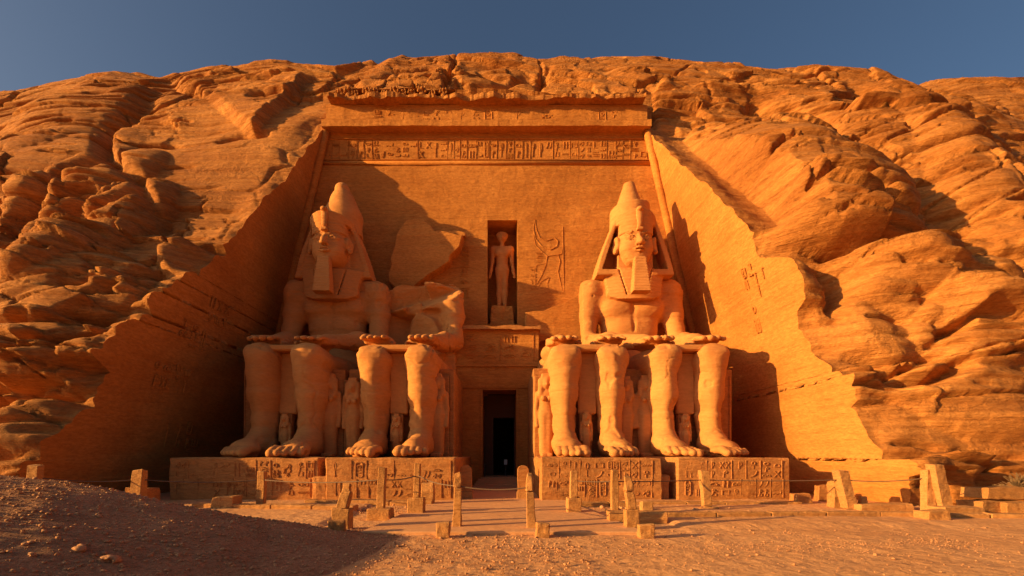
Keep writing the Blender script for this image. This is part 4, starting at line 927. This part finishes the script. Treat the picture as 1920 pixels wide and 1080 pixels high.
post('P', 489, 883, 950, 17, 'slim stone post before the far left pedestal', leanpx=3, Y=19.9)
post('A', 643, 908, 992, 24, 'squat two-block post left of the path with a fallen block at its foot', base=(31, 42), leanpx=10, top=.3)
post('B', 714, 876, 973, 17, 'slender post on a cracked base block, in front of the pedestal left of the doorway', base=(42, 22), leanpx=4)
post('C', 781, 868, 964, 15, 'post on a tall base block at the left edge of the path', base=(30, 33), leanpx=2)
post('D', 857, 886, 991, 20, 'worn stacked-stone post at the near left of the path, beside a small block', top=.24, leanpx=2)
post('G', 996, 888, 994, 20, 'worn stacked-stone post at the near middle of the path, right of the doorway', top=.28, leanpx=-3)
post('H', 1075, 882, 963, 16, 'slim post on a square base at the right edge of the path', base=(26, 31))
post('I', 1152, 882, 968, 16, 'slim post standing behind the long broken beam right of the path', base=(26, 14))
post('J', 1183, 892, 992, 20, 'broken jagged post at the right front corner of the path', top=.42, leanpx=-7, base=(26, 40))
post('K', 1325, 882, 956, 19, 'leaning sunlit post before the pedestal of the sunlit colossus', base=(34, 7), leanpx=-6)
post('L', 1592, 881, 958, 26, 'strongly leaning post beside broken blocks at the foot of the sunlit side wall', leanpx=-17, base=(44, 7))
post('M', 1768, 871, 966, 26, 'tallest leaning post at the far right, beside the end of the kerb', leanpx=-17, base=(46, 16))
def block(px, ybot, wpx, hpx, label, group=None, cat='block', rz=0, d=None, Y=None, z0=0., lean=0, taper=.03, mat=None, rough=.03):
    Y = Y or gy(ybot, z0); X = (px-CX)/F*Y; w_ = wpx/F*Y
    return rough_block('stone_block', X, Y, z0-.02, w_, d or w_*.8, hpx/F*Y, label, cat, group, rz=rz, lean=lean/F*Y, taper=taper, mat=mat, rough=rough)
BG = 'low edge blocks along the path front'
block(631, 1005, 30, 30, 'low tilted block lying at the foot of the squat post', BG, rz=.25)
block(831, 1007, 25, 29, 'low cube block left of the near middle entrance, beside the worn left post', BG)
block(1017, 1006, 26, 27, 'low cube block beside the worn post right of the entrance', BG)
block(1210, 1008, 28, 27, 'low cube block at the right front corner of the path', BG)
block(1192, 979, 108, 22, 'long broken stone beam lying right of the path', d=.55, taper=.01)
block(1196, 960, 40, 10, 'flat rubble slab behind the long broken beam', d=.5)
block(803, 946, 22, 42, 'waist-high stone altar block between the left posts and the doorway', Y=21.0)
block(1212, 990, 22, 36, 'upright slab fragment leaning by the jagged post', Y=16.4, d=.3)
block(424, 953, 42, 25, 'pale block standing on the left kerb', Y=19.3, taper=.1, lean=3)
block(198, 935, 34, 20, 'dark squared block at the foot of the shaded left wall', Y=20.2, mat=M_ped)
block(233, 936, 26, 18, 'small dark block left of the stacked shaded blocks', Y=20.0, mat=M_ped)
block(268, 938, 44, 36, 'tall dark block behind the post at the foot of the shaded wall', Y=20.2, mat=M_ped, taper=.1)
block(100, 915, 46, 30, 'dark block against the shaded left wall near the frame edge', Y=18.4, mat=M_ped)
block(1570, 958, 32, 52, 'sunlit broken masonry stump behind the leaning post', Y=19.5, taper=.25, rough=.06)
block(1645, 962, 98, 16, 'long flat slab right of the leaning post', Y=18.6, d=1.0)
block(1617, 950, 12, 28, 'thin upright fragment beside the leaning post', Y=18.9)
block(1740, 968, 19, 84, 'square masonry pier behind the tallest right post', Y=17.6, taper=.04)
block(1790, 972, 80, 22, 'long block at the end of the kerb by the tallest post', Y=16.9, d=.8)
RB = 'tumbled blocks at the right edge'
block(1866, 973, 82, 20, 'topmost tumbled block at the right edge, resting on two others', RB, Y=18.2, z0=.62, d=1.1)
block(1838, 966, 52, 22, 'lower left tumbled block under the topmost one', RB, Y=17.9, z0=.12, d=1.0, rz=.1)
block(1896, 966, 60, 22, 'lower right tumbled block at the frame edge', RB, Y=17.6, z0=.1, d=1.0, rz=-.1)
block(1745, 973, 40, 22, 'pale kerb-end block in front of the tallest post', Y=16.0, d=.7)
block(1500, 940, 34, 22, 'dark hollow slab beside the right pedestal', Y=21.0, taper=.2, mat=M_ped)
block(1540, 940, 26, 34, 'rough boulder-like block in shadow right of the last pedestal', Y=22.0, taper=.3, mat=M_ped, rough=.08)
# two stelae by the steps
def stele(px, lbl):
    Y = 23.2; X = (px-CX)/F*Y; r_ = empty('stele', (X, Y, 0), lbl, 'stele', 'pair of stelae beside the steps')
    b = MB(); pr = [(-.3,0),(.3,0),(.3,1.15)]+arc(0,1.15,.3,.25,0,180,8)[1:]
    b.extrude([(p[0], p[1]+.42) for p in pr], -.14, .14); b.build('tablet', M_ped, r_, bevel=.02, rough=.015)
    b = MB(); b.box(-.34, .34, -.22, .22, -.05, .44, jit=.01); b.build('base', M_sign if False else M_post, r_, bevel=.02)
stele(874, 'round-topped stele left of the doorway steps'); stele(981, 'round-topped stele right of the doorway steps')
def rope(a, b_, lbl, sag=.12, r=.022):
    A, B = Vector(posts[a] if isinstance(a, str) else a), Vector(posts[b_] if isinstance(b_, str) else b_); n = 14
    pts = [A.lerp(B, i/n)-Vector((0, 0, sag*4*(i/n)*(1-i/n))) for i in range(n+1)]
    m = MB(); m.tube(pts, r, 6); o = m.build('rope', M_rope, None, tuple(A), True); tag(o, lbl, 'rope', 'ropes strung between the posts')
rope('N', 'O', 'thin rope over the mound, leftmost span'); rope('O', 'P', 'thin rope across the front of the far left pedestal'); rope('P', 'B', 'rope from the slim post to the slender cracked-base post')
rope('B', 'C', 'short sloping rope span left of the path', .08); rope('C', 'D', 'rope span sloping down to the worn post left of the entrance', .1); rope('D', 'G', 'slack pale rope across the path in front of the doorway', .1)
rope('H', 'I', 'rope between the two slim posts right of the path', .03); rope('I', 'K', 'rope before the gap between the right pedestals', .03); rope('K', 'L', 'rope across the sunlit wall foot right of the last pedestal', .05); rope('L', 'M', 'rightmost rope span against the sunlit wall', .12)
# sign and rails in the doorway
sg = empty('sign_stand', (at(948,0,36.1)[0], 36.1, DZ0), 'small white notice on a stand inside the dark doorway', 'sign')
b = MB(); b.box(-.02,.02,-.02,.02,0,.95); b.box(-.15,.15,-.15,.15,0,.03); b.build('stand', M_metal, sg); b = MB(); b.box(-.13,.13,-.05,-.025,.9,1.32); b.build('board', M_sign, sg, bevel=.01)
for s_, lb in ((-1, 'dark metal rail inside the doorway, left side'), (1, 'dark metal rail inside the doorway, right side')):
    x = DX0+.12 if s_ < 0 else DX1-.12; r_ = empty('handrail', (x, 34.6, DZ0), lb, 'rail', 'rails in the doorway')
    b = MB(); [b.tube([(0, y, 0), (0, y, .95)], .025) for y in (-.7, .7)]; b.build('rail_post', M_metal, r_); b = MB(); b.tube([(0,-.75,.95), (0,.75,.95)], .03); b.build('rail_bar', M_metal, r_)
# dry bush at the right edge
def bush():
    X, Y = at(1900, 0, 19.6)[0], 19.4; b = MB()
    for i in range(130):
        a = rg.uniform(0, 6.28); e = rg.uniform(.2, 1.4); L = rg.uniform(.35, .8); p = Vector((0, 0, 0)); d = Vector((math.cos(a)*math.cos(e), math.sin(a)*math.cos(e), math.sin(e))); pts = [p]
        for k in range(3): d = (d+Vector((rg.uniform(-.4,.4), rg.uniform(-.4,.4), rg.uniform(-.3,.3)))).normalized(); p = p+d*L/3; pts.append(p)
        b.tube(pts, .012, 4)
    o = b.build('dry_bush', M_bush); o.location = (X, Y, .9); tag(o, 'small dry twiggy bush on the rocks at the right edge', 'bush')
bush()
# ------------------------------------------------------------------ gravel and stones
ico = bmesh.new(); bmesh.ops.create_icosphere(ico, subdivisions=1, radius=1); iv = np.array([v.co[:] for v in ico.verts]); if_ = np.array([[v.index for v in f.verts] for f in ico.faces]); ico.free()
def scatter(name, n, xr, yr, sz, mat, zf, dens=None, seed=1):
    rs = np.random.RandomState(seed); P = []
    X = rs.uniform(*xr, n*4); Y = rs.uniform(*yr, n*4); keep = (np.abs(CX+F*X/Y-960) < 1000) & (Y > 5)
    if dens is not None: keep &= rs.rand(n*4) < dens(X, Y)
    X, Y = X[keep][:n], Y[keep][:n]; m = len(X); S = sz[0]*(sz[1]/sz[0])**(rs.rand(m)**3.0); Z = zf(X, Y)
    V_ = iv[None]*S[:,None,None]*rs.uniform(.6, 1.3, (m, 1, 3))*np.array([1, 1, .65]); V_ = V_*(1+.25*rs.uniform(-1, 1, V_.shape)); V_ += np.stack([X, Y, Z+S*.25], -1)[:,None,:]
    Fc = (if_[None]+(np.arange(m)*len(iv))[:,None,None]).reshape(-1, 3)
    o = mesh_obj(name, V_.reshape(-1, 3), Fc, mat); tag(o, None, None, None, 'stuff'); return o
mz_ = lambda X, Y: np.maximum(mound_z(X, Y), 0)
o = scatter('gravel', 15000, (-14, 2), (5, 14.5), (.009, .05), M_pebble, mz_, lambda X, Y: np.where(mound_z(X, Y) > -.02, 1, .5), 1); tag(o, 'loose pebbles over the dark mound', None)
def band(X, Y):
    py = CY+F*EYE/Y; px = CX+F*X/Y; c = 1042-(px-700)*.022
    return np.clip(np.exp(-((py-c)/11)**2)*(.5+.5*fbm(X/.5, Y/.3, .1, 3))+.06, 0, 1)
o = scatter('gravel_strip', 9000, (-6, 13), (8, 14), (.007, .026), M_pebble, mz_, band, 2)
o = scatter('scattered_stones', 2200, (-8, 24), (8.2, 22), (.008, .05), M_pebble, mz_, None, 3)
o = scatter('rubble', 700, (4.5, 19), (16.9, 21.5), (.02, .16), M_pebble, mz_, None, 5)
o = scatter('rubble', 250, (-9, -3.2), (17.5, 21.5), (.02, .12), M_pebble, mz_, None, 6)
stones = [(150,1030,26), (275,1012,14), (310,990,13), (205,1052,34), (490,972,12), (540,967,14), (118,965,12), (40,912,8), (225,978,9), (1262,996,5), (1375,990,6), (1480,1000,5), (1846,990,7), (1640,1040,9), (330,1040,12), (60,1040,18), (420,1030,10), (1100,1050,8)]
rock_labels = ['pale rock low on the mound, left of the largest rock', 'rounded rock on the mound right of and above the largest rock', 'rock on the mound furthest right of the middle cluster',
 'largest pale rock lying low on the gravel mound', 'left one of two small rocks high on the right slope of the mound', 'right one of two small rocks near the toe of the mound',
 'small rock halfway up the left part of the mound', 'tiny rock near the left frame edge on the mound', 'small rock in the middle of the mound slope', 'small stone on the sand in front of the corner block',
 'small stone on the sand between corner block and leaning sunlit post', 'small stone on the sand straight before the right pedestal', 'small stone on the sand at the far right before the tumbled blocks',
 'larger stone on the bare sand in the right foreground', 'rock low on the mound right of the largest rock, by the lower frame edge', 'rock in the bottom left corner of the mound',
 'rock near the shadow edge at the foot of the mound, lower frame edge', 'stone on the sand in the centre foreground before the path']
for k, (px, py, s_) in enumerate(stones):
    Y = 14.5
    while Y > 4.5:      # walk down the view ray to the ground
        X = (px-CX)/F*Y; z = EYE-(py-CY)/F*Y
        if z > gz(X, Y): break
        Y -= .02
    Y2 = gy(py) if gz(X, Y) < .02 else Y
    Y = Y2; X = (px-CX)/F*Y; sz = s_/F*Y*.62
    f_ = Fld((-1.6,-1.5,-1.2), (1.6,1.5,1.4), .13); f_.ell((0,0,0), (1,.8,.5), .1)
    for q in range(5):
        n_ = Vector((rg.uniform(-1,1), rg.uniform(-1,1), rg.uniform(-.3,1))).normalized()*1.55; f_.box(tuple(n_), (.9,.9,.9), .02, .05, op='-', rot=(rg.uniform(0,90), rg.uniform(0,90), rg.uniform(0,90)))
    P_, Q_ = f_.mesh(.1, k*7); o = mesh_obj('loose_rock', P_*sz, Q_, M_pebble, None, False, (X, Y, gz(X, Y)+sz*.12)); o.rotation_euler.z = rg.uniform(0, 6)
    tag(o, rock_labels[k], 'rock', 'loose rocks on the ground')
